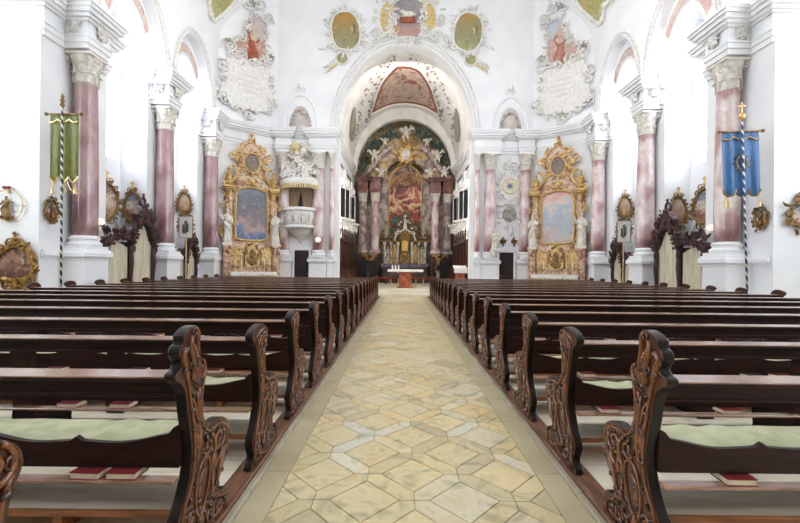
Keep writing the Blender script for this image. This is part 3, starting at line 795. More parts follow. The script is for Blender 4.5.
# ------------------------------------------------------------------ pictures on the piers: stations and medallions
ST_P = [fresco('station painting '+str(i), st, 9, .5, '#3c2a2a', .5) for i, st in enumerate((
    [(0,'#6a4a35'),(.3,'#b08f74'),(.5,'#d8c8b4'),(.7,'#8f5f52'),(1,'#8a98aa')], [(0,'#7a5238'),(.35,'#8d4a40'),(.5,'#d3bfa6'),(.65,'#4f658c'),(1,'#b9a48c')], [(0,'#5c4636'),(.4,'#a57a58'),(.7,'#c7b5a0'),(1,'#8a7a6c')]))]
def station(label, loc, rz, i, sc=1.0, name='station_picture', grp='oval station pictures on the piers'):
    t = thing(name, label, 'picture', loc, rz, grp)
    m = MB(); o = [(.29*sc*cos(a)*(1-.12*sin(a)), .5*sc*sin(a)) for a in [2*pi*k/32 for k in range(32)]]
    m.prism(o, -.03, -.01); m.build('painting', ST_P[i % 3], t)
    m = MB(); frame_tube(m, o, .045*sc, -.04); rocaille(m, [(p[0]*1.14, p[1]*1.1) for p in o], .13*sc, i, -.05, .026*sc)
    m.scroll((-.1*sc, .58*sc), .1*sc, 1.2, 0, 1, .025*sc, -.05); m.scroll((.1*sc, .58*sc), .1*sc, 1.2, pi, -1, .025*sc, -.05)
    m.scroll((-.12*sc, -.58*sc), .12*sc, 1.2, 0, -1, .028*sc, -.05); m.scroll((.12*sc, -.58*sc), .12*sc, 1.2, pi, 1, .028*sc, -.05)
    m.build('gilt_frame', gold_dark, t)
    m = MB(); m.ball((0, -.04, .66*sc), .05*sc); cross(m, 0, .68*sc, .2*sc, .022*sc, -.04); m.build('crest_cross', gold, t)
    return t
for s in (-1, 1):
    S = side(s)
    station(f'oval gilt station picture on the recess wall, near the banner column on the {S}', (s*9.62, 12.85, 3.5), -s*(pi/2-.55), 0 if s < 0 else 1, 1.08)
    station(f'oval gilt station picture on the pier above the {S} confessional', (s*9.44, 13.87, 3.45), 0, 1 if s < 0 else 2, .98)
    station(f'oval gilt station picture on the pier above the {S} white sign board', (s*9.5, 17.27, 4.05), 0, 2, .95)
    station(f'oval gilt picture on top of the confessional, peeking out behind the {S} sign board', (s*9.02, 16.45, 3.12), -s*.5, 1, .85)
    # small oval medallion on the pier edge
    t = thing('oval_medallion', f'small oval gilt relief medallion beside the {"green" if s < 0 else "blue"} banner pole', 'medallion', (s*8.985, 10.1, 2.8), -s*pi/2, 'small medallions on the pier edges')
    m = MB(); o = oval(.17, .26, 28); m.prism(o, -.03, -.005); m.build('relief_field', ST_P[1], t)
    m = MB(); frame_tube(m, o, .03, -.04); rocaille(m, oval(.2, .3, 36), .1, 5+s, -.05, .02); m.ball((0,-.05,.33), .04); m.build('gilt_frame', gold_dark, t)
    f = meshobj('relief_figure', gold_st[0], None, t, (0, -.05, -.18), (0,0,0), .36)
# left front face: hoop with madonna, large framed painting
t = thing('hoop_madonna', 'gilt Madonna figure inside a thin metal hoop with red bow', 'sculpture', (-9.72, 9.8, 2.87))
m = MB(); frame_tube(m, oval(.38, .38, 40), .012, -.06); m.box(-.45, -.3, -.07, -.05, -.008, .008); m.box(.3, .45, -.07, -.05, -.008, .008)
for a in range(4): m.scroll((.38*cos(a*pi/2), .38*sin(a*pi/2)), .05, 1.2, 0, 1, .01, -.06)
m.box(-.01, .01, -.06, 0, .3, .42); m.build('hoop', gold_pale, t)
meshobj('figure', gold_st[1], None, t, (0, -.09, -.28), (0,0,0), .5)
m = MB(); 
for sg in (-1,1): m.ball((sg*.05, -.08, .43), .05, 1.2, .6, .8)
m.ball((0,-.09,.43), .03); m.build('bow', book_red, t)
m = MB(); m.lathe([(.03,-.36),(.1,-.34),(.14,-.28),(.1,-.25)], 12, (0,-.09,0)); m.build('console', gold_dark, t)
t = thing('framed_painting', 'large scene painting in a heavy gilt rococo frame with crest', 'painting', (-9.53, 9.8, 1.45))
o = [(-.36,-.26),(-.42,-.05),(-.34,.2),(-.15,.34),(0,.38),(.15,.34),(.34,.2),(.42,-.05),(.36,-.26),(.2,-.33),(0,-.35),(-.2,-.33)]; o = smooth_poly([(x*1.16, z*1.14) for x, z in o], 3)
m = MB(); m.prism(o, -.03, -.004); m.build('canvas', fresco('lamentation painting', [(0,'#2d1d18'),(.4,'#6a4436'),(.6,'#a17a62'),(.8,'#4a2e2a'),(1,'#3a2a2a')], 3, .5, '#1c1210', .6), t)
m = MB(); frame_tube(m, o, .06, -.05); rocaille(m, [(p[0]*1.1, p[1]*1.12) for p in o], .2, 3, -.06, .045); rocaille(m, [(p[0]*1.0, p[1]*1.02) for p in o], .13, 8, -.07, .03)
m.scroll((-.12,.5), .13, 1.2, 0, 1, .035, -.06); m.scroll((.12,.5), .13, 1.2, pi, -1, .035, -.06); m.ball((0,-.06,.6), .06); cross(m, 0, .62, .16, .02, -.06)
m.leaf((0,-.42), -pi/2, .3, .14, -.05, .05); m.scroll((-.2,-.5), .15, 1.2, 0, -1, .04, -.05); m.scroll((.2,-.5), .15, 1.2, pi, 1, .04, -.05)
m.build('gilt_frame', M('antique gilding', '#b58c45', '#5f4522', 12, .36, .45, bump=.3, bscale=30), t)
t = thing('gilt_cartouche', 'gilded rococo cartouche with tiny figures on the white wall, far right edge', 'cartouche', (9.6, 9.8, 2.82))
o = oval(.24, .28, 28); m = MB(); m.prism(o, -.03, -.004); m.build('relief_field', ST_P[1], t)
m = MB(); frame_tube(m, o, .035, -.05); rocaille(m, oval(.34, .38, 40), .2, 12, -.06, .035); rocaille(m, oval(.25, .28, 40), .12, 13, -.07, .025); m.leaf((0,.36), pi/2, .22, .09, -.05, .04); m.build('gilt_frame', gold_dark, t)

# ------------------------------------------------------------------ confessionals
def confessional(s, y0, loc_label, small=False):
    """front faces the nave; local x runs along the wall (built mirrored for the two sides), z up"""
    t = thing('confessional', loc_label, 'confessional', (s*8.66, y0, .01), -s*pi/2, 'carved confessionals in the wall recesses')
    q = -s     # local x = -s*(world y) direction: keep "near" end at the camera side
    # world y offset d maps to local x
    X = (lambda d: d) if s < 0 else (lambda d: -d)
    # rotation +90 (left): local x -> +y ; rotation -90 (right): local x -> -y
    dn, dm, df = -1.65, -.56, .56      # near wing, centre bay
    m = MB(); m.box(X(-1.08), X(.66), .35, 1.15, 0, 2.15); m.box(X(dn), X(dm), .10, .28, 0, .35); m.box(X(dm), X(df), .05, .3, 0, .3); m.build('body', wood_conf, t)
    for d, h in ((dn, 2.05), (dm, 2.35), (df, 2.35)):
        m = MB()
        m.box(X(d-.06), X(d+.06), -.04, .12, 0, .5, .01); m.tube([(X(d), .03, .45), (X(d), .02, 1.0), (X(d), -.01, 1.5), (X(d), .03, h)], [.055,.06,.075,.06], 8)
        m.M = Matrix.Translation((X(d), -.04, h-.2)); m.scroll((0,0), .12, 1.4, pi/2, 1, .03, 0); m.ball((0,0,.12), .07); m.leaf((0,-.05), -pi/2, .3, .07, 0, .04); m.M = None
        m.build('post', wood_conf, t)
    def drape(d0, d1, z0, z1, ztop_mid):
        m = MB(); n = 40
        def fn(u, v):
            d = d0+(d1-d0)*u; zt = z1+(ztop_mid-z1)*sin(pi*u)
            return (X(d), .10+.03*sin(u*2*pi*7+.6*sin(u*9)), z0+(zt-z0)*v)
        m.grid(fn, n, 6); m.build('curtain', cream_cloth, t, True)
    drape(dn+.05, dm-.05, .3, 1.95, 2.12); drape(dm+.05, df-.05, .3, 2.1, 2.7)
    # carved pediments
    m = MB(); m.rim = 0
    wing = smooth_poly([(X(dn-.12), 2.02), (X(dn-.1), 2.2), (X(dn+.15), 2.3), (X(dn+.5), 2.32), (X(dn+.8), 2.42), (X(dm), 2.62), (X(dm), 2.42), (X(dm-.1), 2.2), (X(dn+.75), 2.24), (X(dn+.4), 2.2), (X(dn+.1), 2.05)], 3)
    m.prism(wing, -.06, .12)
    cen = smooth_poly([(X(dm-.06), 2.2), (X(dm-.04), 2.5), (X(-.46), 2.66), (X(-.38), 2.86), (X(-.36), 3.08), (X(-.22), 3.2), (X(-.13), 3.34), (X(0), 3.38), (X(.13), 3.34), (X(.22), 3.2), (X(.36), 3.08), (X(.38), 2.86), (X(.46), 2.66), (X(df+.04), 2.5), (X(df+.06), 2.2), (X(df-.06), 2.12), (X(df-.12), 2.3), (X(.3), 2.62), (X(.16), 2.76), (X(0), 2.8), (X(-.16), 2.76), (X(-.3), 2.62), (X(dm+.12), 2.3), (X(dm+.06), 2.12)], 3)
    m.prism(cen, -.08, .12)
    m.build('pediment', wood_conf, t)
    m = MB(); rocaille(m, cen, .12, 4, -.1, .028, .12); rocaille(m, wing, .1, 6, -.08, .024, .11)
    for d in (dn-.05, dn+.35, dn+.7, df+.12):
        z = 2.32 if d < 0 else 2.5
        m.M = Matrix.Translation((X(d), 0, z)); m.scroll((0,.04), .11, 1.3, 0, 1, .035, -.03); m.leaf((0,.05), pi/2+random.uniform(-.5,.5), .26, .08, -.02, .04); m.leaf((.05,.05), .6, .2, .06, 0, .03); m.M = None
    m.ball((X(0), -.1, 3.0), .09); m.tube([(X(.12*cos(a*pi/8)), .02, 3.5+.15*sin(a*pi/8)) for a in range(17)], .045, 6); m.scroll((X(0), 3.72), .06, 1.2, 0, 1, .025, 0)
    for d, sgn in ((-.4, -1), (.4, 1)): m.scroll((X(d), 3.0), .16, 1.4, pi/2, sgn if s < 0 else -sgn, .04, -.1)
    for k in range(7): m.leaf((X(dn+.1+.15*k), 2.38), pi/2+random.uniform(-.7,.7), random.uniform(.16,.3), .07, -.03, .05)
    m.build('carving', wood_conf, t)
    return t
for s in (-1, 1):
    confessional(s, 13.22, f'carved dark confessional with cream curtains under the {side(s)} recess arch, beside the banner column')
    c2 = confessional(s, 16.7, f'carved dark confessional mostly hidden behind the {side(s)} white sign board')
    c2.scale = (.72, 1, .8); c2.location.x = s*8.9

# ------------------------------------------------------------------ processional banners and sign boards fixed to pew ends
def banner(s):
    x, y = (-8.23 if s < 0 else 8.19), 9.55
    cl = 'green' if s < 0 else 'blue'
    t = thing('processional_banner', f'tasselled {cl} processional banner on a spiral striped pole', 'banner', (x, y, .05))
    top = 5.0 if s > 0 else 5.15
    m = MB(); m.tube([(0,0,0),(0,0,top)], .024, 10); m.build('pole', spiral_mat('spiral '+cl, '#20302e' if s < 0 else '#2c3c6e', '#d8d8cf', .2), t, True)
    m = MB(); m.lathe([(.02,top),(.06,top+.05),(.03,top+.1),(.055,top+.15),(.02,top+.2)], 12)
    if s > 0: m.ball((0,0,top+.1), .09, 1, .5, .9); cross(m, 0, top+.18, .26, .012)
    else: m.lathe([(.03,top+.2),(.04,top+.26),(.01,top+.34)], 10)
    m.build('finial', gold_dark if s < 0 else gold, t)
    w = .34 if s < 0 else .45; zt = 5.0 if s < 0 else 4.75; zb = 3.35 if s < 0 else 3.2
    m = MB(); m.tube([(-w-.06,.045,zt),(w+.06,.045,zt)], .022, 8); m.ball((-w-.08,.045,zt), .045); m.ball((w+.08,.045,zt), .045); m.build('crossbar', gold_dark, t)
    m = MB(); n = 36
    def fn(u, v):
        lob = abs(sin(u*pi*3)); zz = zb+.16*(1-lob**.6)
        return (-w+2*w*u, .065+.022*sin(u*19)*(.3+v), zt-(zt-zz)*v)
    m.grid(fn, n, 10); cth = m.build('cloth', green_silk if s < 0 else blue_silk, t, True)
    m = MB(); pts = [fn(i/60, 1.0) for i in range(61)]; m.tube([(p[0], p[1]-.01, p[2]) for p in pts], .022, 5)
    pts = [(-w+2*w*i/40, .035, zt-.13-.07*abs(sin(i/40*pi*2.5+.8))) for i in range(41)]; m.tube(pts, .02, 5)
    m.build('braid', gold_pale if s < 0 else gold_dark, cth)
    for q in ((-.8, 0, .8) if s < 0 else (-.95, -.7, .9)):
        m = MB(); xx = w*q; zz = zb-.02; m.tube([(xx,.06,zz+.05),(xx,.06,zz-.08)], .008, 5); m.lathe([(.012,0),(.035,-.03),(.03,-.06),(.04,-.17),(.0,-.17)], 10, (xx,.06,zz-.07)); m.build('tassel', gold_pale, t)
    if s > 0:
        m = MB(); zc = 4.0; m.tube([(.13*cos(a*pi/12), .03, zc+.16*sin(a*pi/12)) for a in range(25)], .012, 5)
        for k in range(10): m.leaf((.13*cos(k*.628), zc+.16*sin(k*.628)), k*.628, .1, .02, .03, .006)
        cross(m, 0, zc-.1, .2, .012, .03); m.build('emblem', gold_dark, cth)
    else:
        m = MB(); m.M = Matrix.Translation((.18, .05, 3.2)); m.tube([(-.1,0,.2),(0,-.02,.0),(.12,0,-.12),(.25,0,-.05)], .012, 5); m.M = None; m.build('cord', gold_pale, t)
    t.rotation_euler = (0, radians(-.1 if s < 0 else -2.3), 0)
    return t
banner(-1); banner(1)
for s in (-1, 1):
    t = thing('sign_board', f'small white board with {"dark leafy wreath" if s < 0 else "dark flower sprig"} emblem on a pole, {side(s)} side', 'sign board', (s*8.17, 14.95, .05), 0, 'emblem boards on poles')
    m = MB(); m.tube([(0,.0,0),(0,0,2.5)], .022, 8); m.box(-.1,.1,-.1,.1,0,.05); m.build('pole', gold_pale, t)
    m = MB(); m.box(-.25,.25,-.03,-.005,2.4,3.2,.006); b = m.build('board', paper, t)
    m = MB(); frame_tube(m, [(-.25,2.4),(.25,2.4),(.25,3.2),(-.25,3.2)], .014, -.03); m.build('rim', gold_dark, b)
    m = MB(); zc = 2.8; m.tube([(0,-.036,zc-.27),(.01,-.036,zc),(0,-.036,zc+.25)], .009, 5)
    for k in range(16):
        zz = zc-.24+.03*k
        for sg in (-1, 1): m.leaf((0, zz), (pi/2-sg*(1.0 if s < 0 else .8)), .17 if k < 11 else .07, .014, -.036, .004)
    m.build('emblem', leaf_green, b)

# ------------------------------------------------------------------ side altars
P_SA = {-1: fresco('left side altar painting', [(0,'#5d6474'),(.22,'#6f86b0'),(.34,'#c0a094'),(.45,'#8a7f84'),(.65,'#6f737e'),(.85,'#8b9099'),(1,'#7d8088')], 1.5, .28, '#45485a', .5, light='#d9cfc4', lightamt=.6),
        1: fresco('right side altar painting', [(0,'#d09a8e'),(.25,'#c9c0bb'),(.5,'#a9b8c6'),(.7,'#d8c9bf'),(.85,'#d89a94'),(1,'#d4b9ac')], 1.6, .4, '#8795a8', .5, light='#f0e6dc', lightamt=.6)}
P_OV = fresco('oval gable painting', [(0,'#5c4a40'),(.4,'#8d7a6a'),(.7,'#6f6a68'),(1,'#a08a72')], 4, .6, '#3a3230', .5)
altar_rose = ramp_mat('rose and ochre stucco marble', [(.3, '#7d4a38'), (.42, '#b57f62'), (.54, '#e2cdb2'), (.66, '#b0785a')], 3.2, .3, 1.2)
def side_altar(s):
    S = side(s); rz = -s*radians(30)
    L = (s*7.28, 19.0, .01)
    t = thing('side_altar', f'gilded {"pink marble " if s > 0 else ""}side altar on the {S} with {"grey blue" if s < 0 else "pale rose and blue"} saint painting', 'altar', L, rz)
    m = MB(); m.box(-1.25, 1.25, -.55, .2, 0, .25); m.box(-1.2, 1.2, -.2, .25, .2, 2.5); m.box(-1.22,1.22,-.25,.25,1.3,1.42,.02); m.build('base', altar_rose, t)
    # back slab with curved shoulders
    prof = smooth_poly([(-1.12,2.3),(-1.1,3.4),(-1.05,4.6),(-1.18,5.2),(-.95,5.5),(-.62,5.55),(-.55,6.1),(-.68,6.5),(-.5,6.9),(-.25,7.15),(0,7.3),(.25,7.15),(.5,6.9),(.68,6.5),(.55,6.1),(.62,5.55),(.95,5.5),(1.18,5.2),(1.05,4.6),(1.1,3.4),(1.12,2.3)], 3)
    m = MB(); m.prism(prof, -.06, .2); m.build('retable', altar_rose, t)
    po = smooth_poly([(-.7,2.75),(-.72,3.6),(-.7,4.7),(-.58,4.95),(-.3,5.05),(0,5.1),(.3,5.05),(.58,4.95),(.7,4.7),(.72,3.6),(.7,2.75),(.5,2.62),(0,2.6),(-.5,2.62)], 3)
    m = MB(); m.prism(po, -.09, -.05); pt = m.build('painting', P_SA[s], t)
    m = MB(); frame_tube(m, po, .055, -.11); rocaille(m, [(p[0]*1.06, (p[1]-3.85)*1.04+3.85) for p in po], .17, 2, -.12, .03, .3); m.build('gilt_frame', gold, pt)
    ov = oval(.36, .46, 28, 0, 6.25); m = MB(); m.prism(ov, -.1, -.05); o2 = m.build('oval_painting', P_OV, t)
    m = MB(); frame_tube(m, ov, .055, -.12); rocaille(m, oval(.45, .55, 36, 0, 6.25), .2, 7, -.12, .04); m.build('gilt_frame', gold, o2)
    # pilaster columns
    for sg in (-1, 1):
        m = MB(); m.box(sg*.82, sg*1.16, -.28, 0, 2.3, 2.5, .02); m.lathe([(.13,2.5),(.13,3.5),(.12,4.6)], 14, (sg*.98,-.14,0)); cp = m.build('side_column', altar_rose, t, False)
        m = MB(); m.M = Matrix.Translation((sg*.98, -.14, 0)); capital(m, .11, .3, 4.6); m.M = None
        for k in range(5): m.scroll((sg*.98, 2.75+.4*k), .11, 1.3, k, sg, .03, -.26)
        m.box(sg*.8, sg*1.2, -.3, .05, 4.92, 5.0, .02); m.box(sg*.76, sg*1.26, -.34, .05, 5.0, 5.1, .02); m.build('gilt_trim', gold, cp)
        m = MB(); m.lathe([(.12,5.1),(.16,5.2),(.1,5.3),(.14,5.5),(.17,5.6),(.09,5.72),(.05,5.8),(.08,5.88),(.02,6.0)], 12, (sg*1.0,-.14,0)); m.build('urn', gold, t)
        m = MB(); m.tube(smooth_poly([(sg*1.1,-.15,5.15),(sg*.8,-.18,5.35),(sg*.62,-.18,5.7),(sg*.75,-.18,6.0),(sg*.9,-.16,6.0)], 4, False), .07, 6)
        m.scroll((sg*.84, 6.55), .2, 1.3, pi/2, sg, .05, -.1); m.scroll((sg*1.2, 4.2), .16, 1.3, pi/2, -sg, .04, -.1); m.scroll((sg*1.2, 3.0), .2, 1.3, -pi/2, sg, .045, -.12); m.scroll((sg*.5, 6.95), .16, 1.3, 0, sg, .045, -.1)
        m.build('scroll_trim', gold, t)
    m = MB(); rocaille(m, prof, .26, 9, -.1, .05, .27)
    m.scroll((-.15,5.35), .2, 1.3, 0, 1, .05, -.12); m.scroll((.15,5.35), .2, 1.3, pi, -1, .05, -.12); m.ball((0,-.14,5.38), .14, 1, .6, 1.1)
    m.lathe([(.1,7.25),(.16,7.35),(.08,7.42),(.05,7.5),(.1,7.6),(.02,7.72)], 12)
    m.build('carved_trim', gold, t)
    # small tabernacle shrine in the middle of the mensa
    m = MB(); m.prism(smooth_poly([(-.28,1.42),(-.3,2.0),(-.22,2.35),(0,2.55),(.22,2.35),(.3,2.0),(.28,1.42)], 3), -.42, -.12); m.build('shrine', gold, t)
    m = MB(); m.prism(smooth_poly([(-.14,1.5),(-.14,2.0),(0,2.2),(.14,2.0),(.14,1.5)], 3), -.44, -.41); m.ball((0,-.45,1.85), .09, .6, .5, 1.4); rocaille(m, oval(.26,.5,24,0,1.95), .12, 3, -.44, .025); m.build('shrine_niche', gold_dark, t)
    for sg in (-1, 1):
        m = MB(); m.box(sg*.4, sg*1.0, -.3, -.1, 1.42, 2.25); rocaille(m, oval(.28,.38,24,sg*.7,1.85), .16, 4, -.31, .03); m.build('gradine', gold, t)
        m = MB(); m.box(sg*.95, sg*1.24, -.5, .1, .25, 2.3); m.box(sg*.9, sg*1.28, -.54, .1, 2.24, 2.34, .02); rocaille(m, oval(.13,.45,24,sg*1.08,1.7), .15, 8, -.52, .03); m.build('side_plinth', altar_rose, t)
    m = MB(); m.box(-.95, .95, -.95, -.2, .1, 1.05); m.build('mensa', altar_rose, t)
    m = MB(); rocaille(m, [(-.8,.3),(.8,.3),(.8,.9),(-.8,.9)], .22, 5, -.96, .04, .2); frame_tube(m, [(-.85,.2),(.85,.2),(.85,.95),(-.85,.95)], .03, -.96); m.box(-.9,.9,-.958,-.95,.15,1.0); m.build('antependium', gold, t)
    m = MB(); m.box(-1.0, 1.0, -1.0, -.2, 1.05, 1.12, .01); m.box(-1.0,1.0,-1.005,-.99,.96,1.1)
    if s > 0: m.M = None
    cl = m.build('altar_cloth', white_cloth); cl.location = L; cl.rotation_euler = (0,0,rz)
    tag(cl, f'white linen cloth on the {S} side altar table', 'altar cloth', 'cloths on the side altars')
    R = Matrix.Translation(L) @ Matrix.Rotation(rz, 4, 'Z')
    for sg in (-1, 1):
        p = R @ Vector((sg*1.08, -.3, 2.42)); o = meshobj('saint_statue', ST[0 if sg*s > 0 else 1], None, None, p, (0,0,rz), 1.5); o.scale = (1.1, 1.1, 1.6)
        tag(o, f'white robed saint statue on the {S} side altar, {"aisle" if sg*s < 0 else "outer wall"} side', 'statue', 'saint statues on the side altars')
    first = None
    for k, x in enumerate((-.75,-.5,.5,.75)):
        if first is None:
            c = thing('candlestick', 'x', 'candlestick', R @ Vector((x, -.6, 1.12)), rz, 'candlesticks on the side altars')
            m = MB(); m.lathe([(.07,0),(.07,.02),(.02,.06),(.035,.12),(.015,.18),(.03,.3),(.045,.33),(.0,.33)], 10); m.build('holder', gold_pale, c)
            m = MB(); m.lathe([(.02,.32),(.02,.6),(.004,.62)], 8); m.build('candle', white_cloth, c); first = c
        else: c = dup(first, R @ Vector((x, -.6, 1.12)), 'x')
        c['label'] = f'gilt candlestick with white candle, {ORD[k+1]} along the {S} side altar'
    return R
SA = {s: side_altar(s) for s in (-1, 1)}

# ------------------------------------------------------------------ wall cartouches above the side altars
def cartouche(s):
    S = side(s); t = thing('stucco_cartouche', f'tall stucco cartouche with {"red robed" if s < 0 else "kneeling"} figure scene and inscription, {S} of the arch', 'cartouche', (s*7.5, 19.13, 0), -s*radians(37.7))
    X = lambda x: -s*x*-1 if s > 0 else x
    sh = smooth_poly([(-1.25,9.3),(-1.15,10.2),(-1.0,11.1),(-.5,11.35),(0,11.15),(.6,11.3),(1.0,10.9),(1.05,10.1),(1.2,9.4),(.8,8.95),(.3,8.85),(0,8.6),(-.3,8.85),(-.8,8.85)], 3)
    m = MB(); m.prism([(p[0]*-s, p[1]) for p in sh], -.08, -.0); m.build('shield', stucco, t)
    m = MB()
    for z, ww in ((10.45,.35),(10.2,.55),(9.95,.5),(9.7,.3)):
        x = -ww
        while x < ww:
            l = random.uniform(.06,.16); m.box(x, x+l, -.085, -.078, z-.03, z+.03); x += l+.05
    m.build('inscription', M('faded lettering '+S, '#d6ccc8', '#cfc4bf', 5, .8), t)
    pic = smooth_poly([(-.75,11.35),(-.6,12.0),(-.1,12.3),(-.15,12.9),(.25,13.45),(.7,13.4),(.85,12.9),(.7,12.4),(.8,11.9),(.7,11.2),(.3,11.2),(-.2,11.1)], 3)
    m = MB(); m.prism([(p[0]*-s, p[1]) for p in pic], -.05, -.0)
    m.build('painted_scene', fresco('cartouche painting '+S, [(0,'#b9a8a8'),(.3,'#c2a79e'),(.45,'#b8836a' if s < 0 else '#c79f8f'),(.6,'#cdbfb0'),(.8,'#b7b0b6' if s < 0 else '#b9c6d4'),(1,'#a9a6b0' if s < 0 else '#b7c8da')], 3.5, .5, '#8d7f80', .45, light='#ece2d6', lightamt=.5), t)
    # painted figure as a low relief
    m = MB(); m.M = Matrix.Translation((-s*.15, -.05, 11.55)); 
    m.ball((0,0,.0), .3, 1, .1, 1.3); m.ball((.05*s,0,.45), .22, .8, .1, 1.3); m.tube([(-.1,-.02,.6),(-.25,-.03,.9),(-.1,-.03,1.1)], .05, 6, .3); m.tube([(.15,-.02,.6),(.3,-.03,.8)], .05, 6, .3); m.M = None
    m.build('robed_figure', M('painted robe '+S, '#b0684a' if s < 0 else '#b98a7c', '#8f4a34' if s < 0 else '#a8695c', 5, .7), t)
    m = MB(); m.ball((-s*.12, -.06, 12.32), .1, 1, .4, 1.15); m.build('figure_head', flesh, t)
    m = MB(); rocaille(m, [(p[0]*-s, p[1]) for p in sh], .38, 21, -.1, .06, .4); rocaille(m, [(p[0]*-s, p[1]) for p in pic], .34, 22, -.08, .055, .33)
    for x, z, r in ((-.1,13.9,.35),(.5,14.1,.4),(.3,14.5,.35),(.9,13.6,.3),(-.9,11.6,.4),(.95,11.6,.35),(-1.2,10.6,.35),(1.15,9.5,.3),(-1.2,9.2,.3),(0,8.5,.3)):
        m.scroll((x*-s, z), r, 1.4, x*3, -s if x > 0 else s, .06, -.1); m.leaf((x*-s, z), x*5+z, r*1.2, .1, -.08, .05)
    m.build('rocaille_trim', stucco, t)
    m = MB()
    for x, z in ((-.95,11.75),(1.0,11.7),(0,8.75),(-1.1,9.0),(.1,13.95)):
        for k in range(5): m.leaf((x*-s, z), k*1.3, .2, .05, -.13, .04)
    m.build('leaf_sprays', stucco_grey, t)
cartouche(-1); cartouche(1)

# ------------------------------------------------------------------ frescoes round the chancel arch
FR = {-1: fresco('ochre saint fresco', [(0,'#d3cbb0'),(.25,'#8f9272'),(.5,'#9a8a5c'),(.75,'#b3873f'),(1,'#b8954f')], 1.6, .4, '#5f5a40', .75, light='#c9c8b0', lightamt=.7),
      1: fresco('ochre evangelist fresco', [(0,'#ccc3a8'),(.3,'#9a9a70'),(.55,'#8f8d68'),(.8,'#b08a4a'),(1,'#b58f5a')], 1.6, .4, '#6a6448', .7, light='#cfcdb8', lightamt=.7)}
for s in (-1, 1):
    t = thing('arch_fresco', f'ochre painted saint medallion in white scroll frame, {side(s)} shoulder of the arch', 'fresco', (s*3.05+.02, 19.99, 13.15), -s*.0, 'medallions round the chancel arch')
    m = MB(); o = [(p[0], p[1]) for p in smooth_poly([(-.62,-.6),(-.7,.2),(-.45,.85),(0,1.0),(.45,.85),(.72,.3),(.68,-.5),(.3,-.95),(-.25,-.9)], 3)]
    o = [(p[0]*cos(-s*.15)-p[1]*sin(-s*.15), p[0]*sin(-s*.15)+p[1]*cos(-s*.15)) for p in o]
    m.prism(o, -.04, 0); m.build('painting', FR[s], t)
    m = MB(); frame_tube(m, o, .06, -.06); rocaille(m, [(p[0]*1.17, p[1]*1.12) for p in o], .34, 31+s, -.06, .06, .36)
    for k in range(3): m.leaf((s*(.5+.1*k), -1.3-.1*k), -pi/2+s*(.3+.3*k), .5, .09, -.04, .05)
    m.leaf((s*.9,-.7), s*-.4 if s > 0 else pi+.4, .5, .08, -.04, .05); m.build('scroll_frame', stucco, t)
    m = MB(); m.prism(oval(.27,.27,20,s*.15,-1.35), -.05, 0); rr = m.build('green_roundel', M('sage roundel', '#a6a878', '#8d9068', 5, .7), t)
    m = MB(); frame_tube(m, oval(.31,.31,20,s*.15,-1.35), .045, -.06); m.build('ring', stucco, rr)
    m = MB()
    for k in range(5): m.leaf((s*(.35+.06*k), -1.5), -pi/4*1.2*1 if s > 0 else -pi+pi/4*1.2, .3+.12*k, .05, -.03, .02)
    m.build('ray_pattern', gold_pale, t)
t = thing('arch_fresco', 'central arch medallion with white lamb on a book and gold rays', 'fresco', (.08, 19.99, 13.75), 0, 'medallions round the chancel arch')
m = MB(); m.prism(smooth_poly([(-.6,-.7),(-.75,.1),(-.6,.9),(0,1.1),(.6,.9),(.75,.1),(.6,-.7),(0,-.95)], 3), -.04, 0); m.build('painting', fresco('lamb altar fresco', [(0,'#b79c94'),(.3,'#b48a80'),(.5,'#a39a9c'),(.8,'#8f8a90'),(1,'#a8a2a6')], 4, .4, '#6a5a58', .4), t)
m = MB(); m.box(-.38,.38,-.16,-.04,-.15,.08,.02)
for k in range(7): m.box(-.33+.1*k,-.27+.1*k,-.175,-.15,-.2,-.06)
m.build('sealed_book', red_marble, t)
m = MB(); m.ball((.05,-.12,.24), .2, 1.5, .6, .8); m.ball((-.28,-.14,.36), .11, 1.2, .8, .9); m.ball((-.2,-.12,.3), .12); m.tube([(-.1,-.16,.12),(-.3,-.18,.1)], .04, 6); m.tube([(.25,-.16,.14),(.05,-.2,.1)], .04, 6); m.ball((.36,-.12,.22), .06)
lm = fused(m, .02); lm.materials.append(statue_white); meshobj('lamb', lm, None, t)
m = MB()
for sg in (-1,1):
    for k in range(9): 
        a = -.9+.2*k; a = a if sg > 0 else pi-a
        m.leaf((.7*cos(a)*1, .15+.6*sin(a)), a, .75, .07, -.03, .02)
m.build('ray_pattern', gold_pale, t)
m = MB()
for sg in (-1,1):
    m.prism([(sg*1.05+.33*cos(a*pi/10), .1+.75*sin(a*pi/10)) for a in range(20)], -.02, 0)
m.build('ochre_ground', fresco('ochre ray ground', [(0,'#dccda2'),(.5,'#d2b56a'),(1,'#d9c48e')], 3, .3, '#b89a5a', .3), t)
m = MB(); rocaille(m, smooth_poly([(-.7,-.8),(-.85,.1),(-.7,1.0),(0,1.2),(.7,1.0),(.85,.1),(.7,-.8),(0,-1.05)], 3), .36, 41, -.06, .06, .34)
for sg in (-1,1): rocaille(m, oval(.5,.95,24,sg*1.15,.1), .34, 42, -.05, .06, .4); m.scroll((sg*1.3,-.8), .3, 1.4, 0, sg, .06, -.05); m.leaf((sg*1.0,-.55), -pi/2+sg*.9, .6, .12, -.04, .05)
for sg in (-1,1):
    for q, (dr, sz) in enumerate(((.62,.3),(.95,.36))): rocaille(m, [(sg*((CH+dr)*cos(pi/2-a))-.08, ZS+(CR+dr)*sin(pi/2-a)-13.75) for a in [.2+.045*i for i in range(9)]], sz, 60+q+sg, -.04, .05, .27, False)
m.scroll((-.15,-1.1), .18, 1.2, 0, 1, .05, -.06); m.scroll((.15,-1.1), .18, 1.2, pi, -1, .05, -.06); m.build('scroll_frame', stucco, t)
